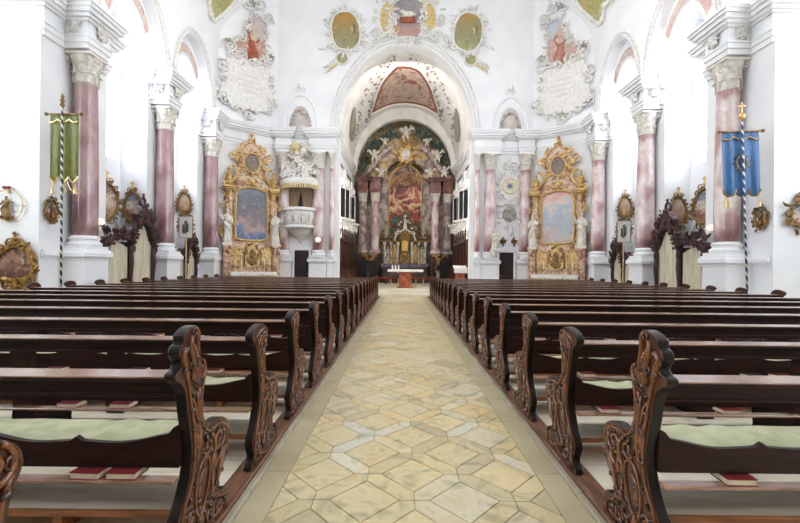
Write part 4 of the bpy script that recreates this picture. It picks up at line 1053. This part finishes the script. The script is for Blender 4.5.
# edge frescoes of the nave vault
def vault_pt(s, th, y, off=0): return (s*(VA-off)*cos(th), y, VZ+(VB-off)*sin(th))
for s in (-1, 1):
    t = thing('vault_fresco', f'green and gold painted cartouche at the vault edge, upper {side(s)}', 'fresco', (0,0,0), 0, 'painted cartouches on the nave vault')
    ol = smooth_poly([(15.0,.42),(15.6,.25),(16.2,.2),(16.8,.22),(17.4,.14),(17.9,.24),(18.2,.42),(17.5,.6),(16.5,.7),(15.5,.6)], 3)
    m = MB(); cc = (16.6, .42); ring = []
    n = len(ol); m.add([vault_pt(s, cc[1], cc[0], .06)]+[vault_pt(s, p[1], p[0], .04) for p in ol], [(0, 1+i, 1+(i+1) % n) for i in range(n)])
    m.build('painting', fresco('vault edge painting '+side(s), [(0,'#c9c3a4'),(.3,'#a7a66a'),(.55,'#b8a463'),(.8,'#8f8f62'),(1,'#b9b48c')], 4, .5, '#6a5a3c', .5), t)
    m = MB(); m.tube([vault_pt(s, p[1], p[0], .06) for p in ol+ol[:1]], .09, 6)
    for i, p in enumerate(ol):
        if i % 2: a = vault_pt(s, p[1], p[0], .08); m.ball(a, random.uniform(.08,.15), seg=7, rings=5)
    m.build('scroll_frame', stucco, t)

# spandrel paintings over the side recesses
for s in (-1, 1):
    for j, (wc, whw, ac, ahw) in enumerate(BAYS):
        m = MB()
        for i in range(14):
            a0, a1 = pi*(.16+.62*i/14), pi*(.16+.62*(i+1)/14)
            f = lambda a, k: (s*8.985, wc-(.98+k)*cos(a)*1.0, ZS+(1.82+k*1.1)*sin(a))
            m.add([f(a0,.06), f(a1,.06), f(a1,.38), f(a0,.38)], [(0,1,2,3)])
        o = m.build('arch_painting', fresco(f'rose arch painting {s} {j}', [(0,'#d8c6c0'),(.4,'#c9a39a'),(.7,'#d9cdc2'),(1,'#b9938a')], 5, .5, '#8a5a52', .45, light='#f0ebe4', lightamt=.6))
        tag(o, f'faded rose painted band over the {side(s)} {"banner-side" if j == 0 else "altar-side"} recess arch', 'fresco', 'painted bands over the recess arches')

# ------------------------------------------------------------------ pulpit, doors, clock relief
t = thing('pulpit', 'white stucco pulpit with fringed sculpted canopy and tan drapes', 'pulpit', (-5.17, 20, 0))
def half(prof, mb, sx=1, sy=1, seg=20): mb.lathe(prof, seg, (0,0,0), pi, 2*pi, sx, sy)
m = MB(); half([(.05,3.15),(.55,3.2),(.78,3.3),(.72,3.4),(.76,3.75),(.8,4.1),(.74,4.15)], m); m.build('basket', stucco, t)
m = MB(); half([(.8,4.1),(.9,4.14),(.9,4.24),(.82,4.28),(.05,4.28)], m); half([(.78,3.28),(.84,3.3),(.84,3.38),(.76,3.42)], m); m.build('rail', white, t)
m = MB(); half([(.02,2.55),(.12,2.6),(.1,2.7),(.25,2.85),(.45,3.0),(.62,3.2),(.1,3.22)], m); m.build('boss', stucco, t)
m = MB()
for k in range(7):
    a = pi+pi*(k+.5)/7; m.M = Matrix.Translation((.79*cos(a), .79*sin(a), 3.75)) @ Matrix.Rotation(a+pi/2, 4, 'Z'); m.box(-.13,.13,-.02,.02,-.28,.28,.01); rocaille(m, oval(.1,.2,16), .09, k, -.03, .014); m.M = None
m.build('relief_panels', stucco, t)
m = MB(); half([(.05,5.35),(.95,5.35),(1.0,5.42),(1.0,5.58),(.9,5.66),(.8,5.8),(.5,6.0),(.05,6.1)], m); m.build('canopy', stucco, t)
m = MB()
for k in range(26):
    a = pi+pi*(k+.5)/26; x, y = .97*cos(a), .97*sin(a); m.tube([(x,y,5.38),(x,y,5.2)], [.05,.03], 6); m.ball((x,y,5.19), .035, seg=6, rings=4)
m.build('fringe', gold_pale, t)
m = MB(); rd = random.Random(5)
for k in range(44):
    a = pi+pi*rd.random(); r = rd.uniform(.2,.95); z = 5.6+rd.random()*.7*(1.2-r*.6)
    m.M = Matrix.Translation((r*cos(a), r*sin(a), z)) @ Matrix.Rotation(a+pi/2, 4, 'Z'); m.scroll((0,0), rd.uniform(.16,.3), 1.4, rd.random()*6, rd.choice((-1,1)), .055, -.03); m.leaf((0,0), rd.random()*6, .4, .1, -.02, .05); m.M = None
m.build('canopy_scrolls', stucco, t)
for sg in (-1, 1):
    m = MB(); m.grid(lambda u, v: (sg*(.56-(.56-.17*(1-v)**1.5)*u), -.12+.035*sin(u*34), 4.2+1.2*v), 24, 8); m.build('drape', brown_cloth, t, True)
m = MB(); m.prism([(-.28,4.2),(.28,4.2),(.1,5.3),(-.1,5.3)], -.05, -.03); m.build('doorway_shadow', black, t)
for i, (x, z, sc, sid) in enumerate(((-.5,5.75,.8,0),(.5,5.75,.8,1),(-.1,6.1,1.0,0),(.2,6.75,.75,1))):
    o = meshobj('cherub', AN[sid], None, None, (-5.17+x, 19.45 if i < 2 else 19.6, z), (0,0,0), sc)
    tag(o, ['white cherub on the aisle-far corner of the pulpit canopy','white cherub on the chancel-side corner of the pulpit canopy','largest white cherub seated on top of the pulpit canopy','small cherub topmost above the pulpit canopy'][i], 'cherub', 'cherubs on the pulpit canopy')
m = MB()
for k in range(12): m.leaf((0, 0), k*.524, .42 if k % 2 else .3, .04, 0, .015)
m.ball((0,0,0), .1, 1, .5, 1)
o = m.build('gold_sunburst', gold_pale, None, loc=(-5.35, 19.5, 7.2)); tag(o, 'small gold sunburst above the pulpit canopy', 'sunburst')
for i, s in enumerate((-1, 1)):
    m = MB(); x = s*5.1; m.box(x-.36, x+.36, 19.95, 20.02, .01, 2.2); d = struct(f'door_{i+1}', m, door_wood)
    m = MB(); 
    for a, b in ((x-.45,x-.36),(x+.36,x+.45)): m.box(a, b, 19.9, 20.02, .0, 2.25)
    m.box(x-.48, x+.48, 19.88, 20.02, 2.2, 2.32, .02); m.build('door_frame', white, d)
    m = MB()
    for z0, z1 in ((.2,1.0),(1.15,2.05)): m.box(x-.27,x+.27,19.93,19.96,z0,z1,.02)
    m.build('door_panel', door_wood, d); m = MB(); m.ball((x+.28*-s, 19.91, 1.05), .035); m.build('handle', gold_dark, d)
t = thing('emblem_relief', 'gold ringed star emblem in white stucco scrolls above the right door', 'relief', (5.25, 19.99, 0))
m = MB(); m.prism(oval(.5,.72,30,0,5.5), -.05, 0); m.build('panel', stucco, t)
m = MB(); m.prism(oval(.36,.36,32,0,5.5), -.08, -.04); dl_ = m.build('emblem_field', M('pale emblem field', '#e9e4d4', '#ddd5c0', 4, .5), t)
m = MB()
for k in range(12): a = k*pi/6; m.leaf((.14*cos(a), 5.5+.14*sin(a)), a, .17, .025, -.085, .008)
frame_tube(m, oval(.37,.37,32,0,5.5), .03, -.08); m.build('ray_pattern', gold_pale, dl_)
m = MB()
for k in range(8): m.leaf((0, 5.5), k*pi/4, .2, .03, -.09, .01)
m.build('star_emblem', M('blue grey star', '#6f7ba0', '#5a668c', 5, .5), dl_)
m = MB(); rocaille(m, oval(.58,.8,40,0,5.5), .34, 51, -.07, .045, .3); rocaille(m, oval(.5,.6,40,0,4.1), .32, 52, -.07, .045, .3); m.scroll((-.2,6.5), .25, 1.4, 0, 1, .05, -.06); m.scroll((.2,6.5), .25, 1.4, pi, -1, .05, -.06); m.leaf((0,6.5), pi/2, .5, .12, -.05, .05); m.leaf((0,3.6), -pi/2, .6, .16, -.05, .05); m.build('scroll_frame', stucco, t)
m = MB(); m.prism(oval(.34,.4,28,0,4.1), -.05, 0); rocaille(m, oval(.2,.22,20,0,4.1), .16, 53, -.07, .03); m.build('lower_shield', stucco_grey, t)
# wall brackets and lamps
sc_ = None
for i, x in enumerate((4.95, 5.5)):
    m = MB(); m.scroll((0,.1), .14, 1.4, pi/2, 1 if i else -1, .035, -.1); m.leaf((0,0), pi/2, .35, .09, -.1, .05); m.leaf((0,0), pi/2+.8, .25, .07, -.12, .05); m.leaf((0,0), pi/2-.8, .25, .07, -.12, .05); m.box(-.03,.03,-.08,0,-.15,.05)
    o = m.build('gilt_bracket', gold_dark, None, loc=(x, 20.03, 2.65)); tag(o, f'dark gilt leaf bracket over the right door, {"chancel" if i == 0 else "altar"} side', 'bracket', 'gilt brackets over the right door')
o = meshobj('saint_statue', ST[2], None, None, (4.4, 19.35, 2.35), (0,0,0), .95); tag(o, 'small white statue on a console beside the right door', 'statue')
m = MB(); m.box(4.2,4.6,19.2,19.55,2.22,2.3,.02); m.lathe([(.05,1.95),(.12,2.05),(.16,2.22)], 12, (4.4,19.4,0)); o = m.build('statue_console', stucco); tag(o, 'white console carrying the small statue by the right door', 'console')
def globe(label, loc, r=.13):
    t = thing('globe_lamp', label, 'lamp', loc, 0, 'white globe wall lamps')
    m = MB(); m.ball((0,-.14,0), r, seg=14, rings=9); m.build('globe', milk, t, True); m = MB(); m.tube([(0,.1,-.05),(0,-.05,-.2),(0,-.14,-r)], .02, 6); m.ball((0,-.14,-r), .05); m.build('arm', gold_dark, t)
globe('white globe lamp on the half column between pulpit and chancel', (-4.2, 19.6, 2.7), .14)
for s in (-1, 1):
    t = thing('flower_sconce', f'white petal shaped sconce on the {"green" if s < 0 else "blue"} banner column', 'lamp', (s*8.42, 11.05, 2.62), -s*.6)
    m = MB()
    for k in range(9): m.ball((.06*cos(k*.7), -.06-.02*(k % 2), .06*sin(k*.7)), .045, .9, .5, .9)
    m.ball((0,-.08,0), .04); m.build('petals', milk, t); m = MB(); m.tube([(0,-.05,-.02),(0,.1,-.1),(s*.1,.14,-.1)], .02, 6); m.build('arm', gold_pale, t)

# ------------------------------------------------------------------ chancel fittings
cp = fresco('chancel ceiling painting', [(0,'#8a5a3c'),(.25,'#d4c8bc'),(.42,'#a5683a'),(.55,'#d0c2b4'),(.7,'#b79a88'),(.85,'#cbb9ac'),(1,'#9a6458')], 1.3, .5, '#6a4a38', .6, light='#e0d4c6', lightamt=.6)
def cv(th, y, off=0): return ((CW-off)*sin(th), y, ZS+(CV-off)*cos(th))
t = thing('ceiling_painting', 'curved red and brown sky painting on the chancel vault', 'fresco')
ol = smooth_poly([(-.1,21.9),(.18,22.1),(.33,22.9),(.45,23.8),(.58,25.4),(.66,26.6),(.35,27.0),(0,27.15),(-.35,27.0),(-.66,26.6),(-.58,25.4),(-.45,23.8),(-.33,22.9),(-.18,22.1)], 3)
n = len(ol); ringf = lambda ks: [[cv(p[0]*k, 24.8+(p[1]-24.8)*k, .05) for p in ol] for k in ks]
m = MB(); m.loft(ringf((1, .92, .85)), False); m.build('painted_border', fresco('red brown sky border', [(0,'#6a2f20'),(.5,'#a0604a'),(1,'#7d4438')], 2, .4, '#4a261c', .5), t, True)
m = MB(); m.loft(ringf((.85, .6, .4, .2, .02)), False); m.build('painting', cp, t, True)
m = MB(); m.tube([cv(p[0]*1.02, p[1], .06) for p in ol+ol[:1]], .06, 6); m.build('stucco_frame', white, t)
t = thing('vine_stucco', 'coloured stucco vine garland framing the chancel vault painting', 'stucco')
for k, (fx, ya, yb) in enumerate(((1.32, 21.2, 27.6), (1.9, 20.9, 27.4))):
    for sg in (-1, 1):
        m = MB(); rd = random.Random(k*2+sg)
        for i in range(46):
            u = i/45; y = ya+(yb-ya)*u; th = sg*(.12+(.62*fx-.12)*u**.6)
            p = cv(th+rd.uniform(-.07,.07), y+rd.uniform(-.1,.1), .05); m.ball(p, rd.uniform(.02,.09), 1, 1.5, .6, 6, 4)
        m.build('garland', vine if k == 0 else stucco_grey, t)
for sg in (-1, 1):
    m = MB(); q = smooth_poly([(.95,23.2),(1.02,25.0),(1.2,26.4),(1.28,25.2),(1.12,23.8)], 3); n = len(q)
    m.add([cv(sg*1.1, 24.8, .06)]+[cv(sg*p[0], p[1], .05) for p in q], [(0,1+i,1+(i+1) % n) for i in range(n)]); m.build('side_panel', M('sage painted panel %d' % sg, '#a9a796', '#8b8878', 3, .8), t)

def high_altar():
    t = thing('high_altar', 'towering rose marble high altar with six-part column front and gilding', 'altar', (.1, 28.6, .28))
    m = MB(); m.box(-3.35,3.35,-.1,.9,0,1.2); 
    for sg in (-1,1): m.box(sg*1.75, sg*3.35, -.55, .9, 0, 1.9); m.box(sg*1.7, sg*3.4, -.6, .9, 1.85, 2.05, .02)
    m.build('plinth', ramp_mat('dark altar plinth marble', [(.3,'#2b2022'),(.5,'#463436'),(.7,'#6a5250')], 2, .3), t)
    m = MB(); m.box(-3.35,3.35,.45,.9,1.2,7.8); m.build('rear_wall', chan_marble, t)
    for sg in (-1,1):
        for x, y in ((3.02,.1),(2.12,-.15)):
            m = MB(); m.box(sg*x-.36,sg*x+.36,y-.36,y+.36,2.0,2.3,.03); m.lathe([(.3,2.3),(.33,2.36),(.28,2.45),(.28,3.5),(.26,5.8)], 20, (sg*x,y,0)); c = m.build('altar_column', chan_marble if x > 2.5 else pink_light, t, True)
            m = MB(); m.M = Matrix.Translation((sg*x,y,0)); capital(m, .26, .6, 5.75); m.M = None; m.build('capital', cap_stucco, c)
            m = MB(); m.box(sg*x-.4,sg*x+.4,y-.4,y+.5,6.35,6.6,.03); m.box(sg*x-.34,sg*x+.34,y-.34,y+.5,6.6,7.15); m.box(sg*x-.45,sg*x+.45,y-.45,y+.5,7.15,7.3,.03); m.box(sg*x-.52,sg*x+.52,y-.52,y+.5,7.3,7.42,.03); m.build('entablature', dark_marble, t)
    po = [(-1.18,3.0),(-1.18,7.2)]+[(-1.18*cos(pi*i/14), 7.2+1.25*sin(pi*i/14)) for i in range(15)][1:-1]+[(1.18,7.2),(1.18,3.0)]
    m = MB(); m.prism(po, .36, .42); p = m.build('altar_painting', fresco('assumption style altar painting', [(0,'#1f5650'),(.2,'#3d6a5c'),(.3,'#5d3628'),(.4,'#a04a34'),(.5,'#d8b890'),(.57,'#a04a50'),(.66,'#553830'),(.75,'#a8763c'),(.85,'#44557c'),(.93,'#b8893f'),(1,'#7d6238')], 1.2, .3, '#2b1a17', .9, light='#ecd0a4', lightamt=.75), t)
    m = MB(); frame_tube(m, po, .06, .34); m.build('gilt_frame', gold, p)
    # upper gable of clouds and broken curves
    m = MB(); pr = smooth_poly([(-3.3,7.4),(-3.0,8.1),(-2.3,8.9),(-1.7,9.7),(-1.0,10.4),(0,10.7),(1.0,10.4),(1.7,9.7),(2.3,8.9),(3.0,8.1),(3.3,7.4),(1.5,7.4),(1.3,8.2),(.7,8.7),(0,8.85),(-.7,8.7),(-1.3,8.2),(-1.5,7.4)], 3); m.prism(pr, .3, .75)
    rd = random.Random(3)
    for k in range(60):
        a = pi*rd.random(); r = rd.uniform(1.4,2.6); m.ball((r*1.05*cos(a), .25, 7.6+r*1.05*sin(a)), rd.uniform(.16,.36), 1.2, .5, 1, 9, 6)
    m.build('cloud_gable', ramp_mat('rose grey cloud stucco', [(.3,'#7d6a66'),(.45,'#b5a098'),(.55,'#c9ae7c'),(.7,'#97807a')], 1.1, .6), t, True)
    for sg in (-1,1):
        m = MB(); m.tube(smooth_poly([(sg*3.2,.2,7.5),(sg*2.6,.1,8.0),(sg*2.1,.1,8.7),(sg*1.5,.1,9.4),(sg*1.0,.1,9.7)], 4, False), .2, 8); m.build('curved_cornice', chan_marble, t, True)
        m = MB(); rd = random.Random(8)
        for k in range(46):
            u = k/45; a = .25+1.05*u; r = 3.35; m.leaf((sg*r*cos(a), 7.1+1.12*r*sin(a)), rd.random()*6.3, .4, .13, .15, .07)
        m.build('leaf_swag', leaf_green, t)
    m = MB()
    for k in range(24): m.leaf((0, 9.15), k*2*pi/24, 1.25 if k % 2 else .8, .07, .05, .03)
    frame_tube(m, oval(.4,.46,24,0,9.15), .09, .0); rocaille(m, oval(.5,.56,24,0,9.15), .22, 3, -.02, .05); m.build('glory', gold, t)
    m = MB(); m.ball((0,0,9.15), .38, 1, .3, 1.15, 14, 8); m.build('glory_center', statue_white, t, True)
    m = MB(); rd = random.Random(4); 
    for k in range(14): m.leaf((0,10.35), k*2*pi/14, .6, .1, .1, .05)
    m.build('crown_rays', gold, t)
    # gilded lower retable with tabernacle
    zs = lambda q: [(x, z if z < 2.9 else 2.9+(z-2.9)*1.45) for x, z in q]
    sil = zs([(-2.15,1.2),(-2.15,2.95),(-1.7,3.05),(-1.65,3.3),(-1.35,3.2),(-1.0,3.1),(-.75,3.35),(-.6,3.75),(-.4,3.95),(-.2,4.3),(0,4.45),(.2,4.3),(.4,3.95),(.6,3.75),(.75,3.35),(1.0,3.1),(1.35,3.2),(1.65,3.3),(1.7,3.05),(2.15,2.95),(2.15,1.2)])
    m = MB(); m.prism(sil, .0, .3); rb = m.build('shrine_wall', ramp_mat('dark bronze shrine', [(.3,'#2a201a'),(.5,'#4d3d2e'),(.7,'#7d6a4c')], 4, .4, 1), t)
    m = MB(); m.box(-2.25,2.25,-.2,.1,2.88,3.02,.02); m.box(-2.25,2.25,-.25,.1,1.2,1.42,.02); rocaille(m, sil, .24, 17, -.05, .045, .22)
    for sg in (-1,1): m.scroll((sg*.42,3.45), .26, 1.4, pi/2, sg, .06, -.2); m.scroll((sg*1.0,3.3), .2, 1.4, 0, sg, .05, -.12); m.scroll((sg*1.9,3.2), .2, 1.4, 0, -sg, .05, -.12)
    m.build('shrine_trim', gold_dark, rb)
    for sg in (-1,1):
        for x in (.48,.98,1.45,2.0):
            m = MB(); m.lathe([(.1,1.42),(.1,1.5),(.075,1.55),(.07,2.6),(.1,2.68),(.12,2.88)], 10, (sg*x,-.14,0)); m.build('colonnette', cap_stucco if x in (.48,1.45) else chan_marble, rb, True)
        m = MB(); m.prism(smooth_poly([(sg*.58,1.5),(sg*.58,2.5),(sg*.73,2.75),(sg*.88,2.5),(sg*.88,1.5)], 2), -.04, .02); rocaille(m, oval(.1,.4,16,sg*.73,2.1), .13, 5, -.06, .025); m.build('gilt_panel', gold, rb)
    m = MB(); m.box(-.4,.4,-.5,0,1.25,2.2,.03); m.box(-.3,.3,-.4,0,2.2,3.0,.03); m.prism(smooth_poly([(-.42,3.0),(-.36,3.3),(-.2,3.6),(0,3.75),(.2,3.6),(.36,3.3),(.42,3.0)], 3), -.4, 0); m.scroll((-.38,3.12), .13, 1.3, 0, 1, .04, -.45); m.scroll((.38,3.12), .13, 1.3, pi, -1, .04, -.45); tb = m.build('tabernacle', gold_dark, t)
    m = MB(); m.prism([(-.21,2.25),(-.21,2.9),(0,3.0),(.21,2.9),(.21,2.25)], -.44, -.4); m.build('tabernacle_door', M('bright gold door', '#f4d884', '#e0b650', 8, .3, .3), tb)
    m = MB(); rocaille(m, oval(.28,.3,20,0,1.72), .16, 3, -.52, .03); m.build('tabernacle_front', gold, tb)
    m = MB(); m.tube([(0,-.2,3.7),(0,-.2,4.0),(0,-.2,4.3)], [.16,.13,.07], 8); m.ball((0,-.22,4.38), .09); cross(m, 0, 4.46, .4, .03, -.2)
    for sg in (-1,1): m.tube(smooth_poly([(sg*.75,-.2,3.0),(sg*.6,-.2,3.4),(sg*.35,-.2,3.6),(sg*.15,-.2,3.75)], 3, False), .07, 6); m.scroll((sg*.62,3.5), .16, 1.3, pi/2, sg, .05, -.15)
    rocaille(m, oval(.5,.5,20,0,3.9), .2, 9, -.05, .035); m.build('tabernacle_crest', cap_stucco, tb)
    m = MB(); m.box(-1.5,1.5,-1.1,-.1,0,1.25); m.box(-1.3,1.3,-1.14,-1.08,.15,1.1,.02); m.build('altar_table', ramp_mat('grey brown altar table marble', [(.3,'#3b2f2c'),(.6,'#5d4a44')], 3, .35), t)
    R = t.location
    m = MB(); m.box(-1.6,1.6,-1.2,-.1,1.26,1.34,.01); m.box(-1.6,1.6,-1.21,-1.19,1.08,1.33); o = m.build('altar_cloth', purple_cloth, None, loc=R); tag(o, 'grey violet cloth edged white on the high altar table', 'altar cloth')
    return R
R = high_altar()
for i, (x, z, y, sc, me, lab) in enumerate(((-2.0,3.2,-.05,.85,old_st[0],'pale saint statue on the high altar, outer left pedestal'),(2.0,3.2,-.05,.85,old_st[1],'pale saint statue on the high altar, outer right pedestal'),
        (-1.22,1.66,-.2,1.0,old_st[1],'pale statue between colonnettes left of the golden tabernacle'),(1.22,1.66,-.2,1.0,old_st[0],'pale statue between colonnettes right of the golden tabernacle'),
        (-1.35,3.45,.12,.85,old_st[1],'small statue on the left peak of the dark gilt shrine'),(1.35,3.45,.12,.85,old_st[0],'small statue on the right peak of the dark gilt shrine'))):
    o = meshobj('altar_statue', me, None, None, (R[0]+x, R[1]+y, R[2]+z-.24*sc), (0,0,0), sc*1.15); tag(o, lab, 'statue', 'statues on the high altar')
for i, (x, z, sc, lab) in enumerate(((-2.25,8.75,.9,'white cherub left of the gold glory on the high altar'),(2.25,8.75,.9,'white cherub right of the gold glory on the high altar'),(-1.75,7.55,.8,'white cherub on the left inner column of the high altar'),(1.75,7.55,.8,'white cherub on the right inner column of the high altar'),(2.75,7.6,.9,'white cherub on the right outer column of the high altar'),(0,10.3,1.0,'white angel crowning the top of the high altar'),(-1.5,9.9,.6,'small cherub upper left beneath the apse arch'),(1.5,9.9,.6,'small cherub upper right beneath the apse arch'))):
    o = meshobj('cherub', AN[i % 2], None, None, (R[0]+x, R[1]-.15, R[2]+z-.25), (0,0,.3 if x < 0 else -.3), sc*1.1); tag(o, lab, 'cherub', 'cherubs on the high altar')
for s in (-1, 1):
    o = meshobj('angel_statue', gold_an, None, None, (R[0]+s*2.35, R[1]-1.15, 1.15), (0,0,-s*.3), 1.2); tag(o, f'gilded angel statue kneeling on the {side(s)} of the high altar', 'statue', 'gilded angels flanking the high altar')
    m = MB(); m.box(R[0]+s*2.35-.3,R[0]+s*2.35+.3,R[1]-1.42,R[1]-.88,.28,.5,.02); m.lathe([(.26,.5),(.2,.6),(.2,1.05),(.3,1.15),(.0,1.16)], 14, (R[0]+s*2.35,R[1]-1.15,0)); o = m.build('angel_pedestal', ramp_mat('pedestal marble %d' % s, [(.3,'#8d7a70'),(.6,'#c2b3a8')], 3, .35)); tag(o, f'marble pedestal under the {side(s)} gilded angel', 'pedestal', 'angel pedestals')

first = None
for sg in (-1,1):
    for k, x in enumerate((.55,.95,1.35)):
        p = (R[0]+sg*x, R[1]-.75, R[2]+1.345)
        if first is None:
            c = thing('altar_candlestick', 'x', 'candlestick', p, 0, 'tall candlesticks on the high altar'); m = MB(); m.lathe([(.1,0),(.1,.03),(.03,.08),(.05,.18),(.02,.25),(.035,.4),(.06,.44),(0,.44)], 10); m.build('holder', gold_pale, c); m = MB(); m.lathe([(.028,.43),(.028,.85),(.005,.88)], 8); m.build('candle', white_cloth, c); first = c
        else: c = dup(first, p, 'x')
        c['label'] = f'tall white candle on the high altar, {ORD[k+1]} out on the {side(sg)}'
# gallery shutters and oratory fronts on the chancel walls
for s in (-1, 1):
    for j, y in enumerate((22.5, 25.0)):
        t = thing('gallery_window', f'black shuttered gallery window on the {side(s)} chancel wall, {"nave end" if j == 0 else "altar end"}', 'window', (s*(CW-.22), y, 4.15), -s*(pi/2-.38), 'gallery windows in the chancel')
        m = MB(); m.box(-.46,.46,-.09,0,0,1.6); m.build('shutter', black, t)
        m = MB(); frame_tube(m, [(-.53,-.05),(.53,-.05),(.53,1.68),(-.53,1.68)], .05, -.05); m.box(-.02,.02,-.1,-.05,0,1.6); m.build('frame', white, t)
        m = MB(); m.box(-.8,.8,-.3,0,-.15,-.03,.02); rocaille(m, [(-.6,-.5),(.6,-.5),(.6,-.2),(-.6,-.2)], .24, j, -.12, .05, .25); m.prism(smooth_poly([(-.75,-.15),(.75,-.15),(.6,-.5),(0,-.65),(-.6,-.5)], 2), -.14, 0); m.scroll((-.3,1.95), .25, 1.3, 0, 1, .06, -.08); m.scroll((.3,1.95), .25, 1.3, pi, -1, .06, -.08); m.build('stucco_balcony', stucco, t)
    # choir stalls
    t = thing('choir_stall', f'dark carved choir stall along the {side(s)} chancel wall', 'stall', (s*(CW-.14), 24.0, .28), -s*pi/2, 'choir stalls')
    m = MB(); m.box(-2.7,2.7,-.1,0,0,2.5); m.build('back', wood_red, t)
    m = MB(); m.box(-2.7,2.7,-.6,-.1,.4,.46); m.build('seat', wood_red, t)
    m = MB(); m.box(-2.8,2.8,-.25,0,2.5,2.65,.02)
    for k in range(6): m.scroll((-2.3+.92*k,2.85), .24, 1.4, 0, 1 if k % 2 else -1, .06, -.12); m.leaf((-2.3+.92*k,2.8), pi/2, .5, .12, -.1, .05)
    m.build('cornice', wood_conf, t)
    for k in range(7):
        m = MB(); xx = -2.7+.9*k; m.prism([(-.75,0),(-.7,.6),(-.6,.9),(-.2,1.0),(-.15,2.5),(-.05,2.5),(-.05,0)], xx-.04, xx+.04, 'x'); m.build('stall_divider', wood_red, t)
# people's altar
t = thing('altar_table', 'red marble altar table with white top at the chancel steps', 'altar', (.1, 22.2, .28))
m = MB(); m.box(-.34,.34,-.3,.3,0,.85,.02); m.box(-.45,.45,-.4,.4,0,.08,.02); m.box(-.5,.5,-.38,.38,.8,.88,.02); m.build('block', red_marble, t)
m = MB(); m.box(-.98,.98,-.45,.45,.87,1.0,.02); m.build('top', white_cloth, t)
first = None
for k, x in enumerate((-.72,-.55,-.38)):
    if first is None:
        c = thing('altar_candle', 'x', 'candle', (.1+x,22.2,1.28), 0, 'candles on the altar table'); m = MB(); m.lathe([(.06,0),(.06,.03),(.04,.05)], 10); m.build('saucer', gold_pale, c); m = MB(); m.lathe([(.04,.03),(.04,.22),(.006,.23),(.006,.26)], 10); m.build('wax', white_cloth, c); first = c
    else: c = dup(first, (.1+x,22.2,1.28), 'x')
    c['label'] = f'short white candle on the altar table, {ORD[k+1]} from its left end'
st_ = None
for k, x in enumerate((-.62, .85)):
    if st_ is None:
        t = thing('altar_stool', 'x', 'stool', (.1+x,23.4,.28), 0, 'stools behind the altar table')
        m = MB(); m.box(-.25,.25,-.2,.2,.42,.5,.02); m.build('seat', red_cloth, t)
        for a in (-1,1):
            for b in (-1,1):
                m = MB(); m.box(a*.22-.02,a*.22+.02,b*.17-.02,b*.17+.02,0,.43); m.build('leg', gold_pale, t)
        st_ = t
    else: t = dup(st_, (.1+x,23.4,.28), 'x')
    t['label'] = f'red seated stool behind the altar table, on its {"left" if k == 0 else "right"}'
t = thing('red_bench', 'long low dull red upholstered bench before the high altar', 'bench', (.1, 25.6, .28))
m = MB(); m.box(-2.5,2.5,-.2,.2,.3,.45,.03); m.build('seat', red_cloth, t)
for x in (-2.3,-1.2,1.2,2.3): m = MB(); m.box(x-.04,x+.04,-.18,.18,0,.31); m.build('leg', wood_red, t)
t = thing('ambo', 'brown reading desk with white cloth right of the altar table', 'lectern', (2.95, 21.0, .28))
m = MB(); m.box(-.22,.22,-.2,.2,0,.95,.02); m.build('body', red_marble, t)
m = MB(); m.prism([(-.28,.95),(-.28,1.05),(.25,1.2),(.25,.95)], -.3, .3, 'x'); m.build('desk', wood_red, t)
m = MB(); m.prism([(-.3,1.06),(-.3,1.1),(.28,1.25),(.28,1.21)], -.34, .34, 'x'); m.box(-.34,.34,-.31,-.29,.85,1.08); o = m.build('desk_cloth', white_cloth, None, loc=(2.95,21.0,.28)); tag(o, 'white cloth draped over the brown reading desk', 'cloth')
for s, n in ((-1, 2), (1, 1)):
    for k in range(n):
        t = thing('sanctuary_chair', ['dark chair left of the high altar beside the choir stall','dark chair left of the high altar, nearer the altar steps','black high backed chair between high altar and reading desk'][k if s < 0 else 2], 'chair', (s*(2.5-.6*k), 24.6, .28))
        m = MB(); m.box(-.27,.27,-.25,.25,.42,.5,.02); m.build('seat', black, t); m = MB(); m.box(-.27,.27,.2,.27,.5,1.5,.02); m.build('back', black, t)
        for a in (-1,1):
            for b in (-1,1): m = MB(); m.box(a*.23-.03,a*.23+.03,b*.21-.03,b*.21+.03,0,.43); m.build('leg', wood_red, t)

# ------------------------------------------------------------------ light
W = bpy.data.worlds.new('world'); SC.world = W; W.use_nodes = True
W.node_tree.nodes['Background'].inputs['Color'].default_value = (.88, .94, 1, 1); W.node_tree.nodes['Background'].inputs['Strength'].default_value = 4.6
def area(name, loc, rot, sx, sy, power, col=(1,1,1)):
    l = bpy.data.lights.new(name, 'AREA'); l.shape = 'RECTANGLE'; l.size = sx; l.size_y = sy; l.energy = power; l.color = col
    o = bpy.data.objects.new(name, l); COL.objects.link(o); o.location = loc; o.rotation_euler = rot; return o
def aim(name, loc, to, sx, sy, power, col):
    d = (Vector(to)-Vector(loc)).to_track_quat('-Z', 'Y').to_euler(); area(name, loc, d, sx, sy, power, col)
for s in (-1, 1): aim('nave_fill', (s*4.5, 10.5, 12.0), (s*5.5, 20, 5.0), 3, 3, 130, (1,.99,.97))  # unseen fill lights added to brighten the end wall
aim('chancel_fill', (0, 20.9, 11.6), (0, 28.6, 6.0), 2.4, 1.2, 85, (1,.97,.92))  # added fill aimed at the high altar, no fixture
SC.view_settings.view_transform = 'Standard'; SC.view_settings.look = 'None'; SC.view_settings.exposure = 0.84
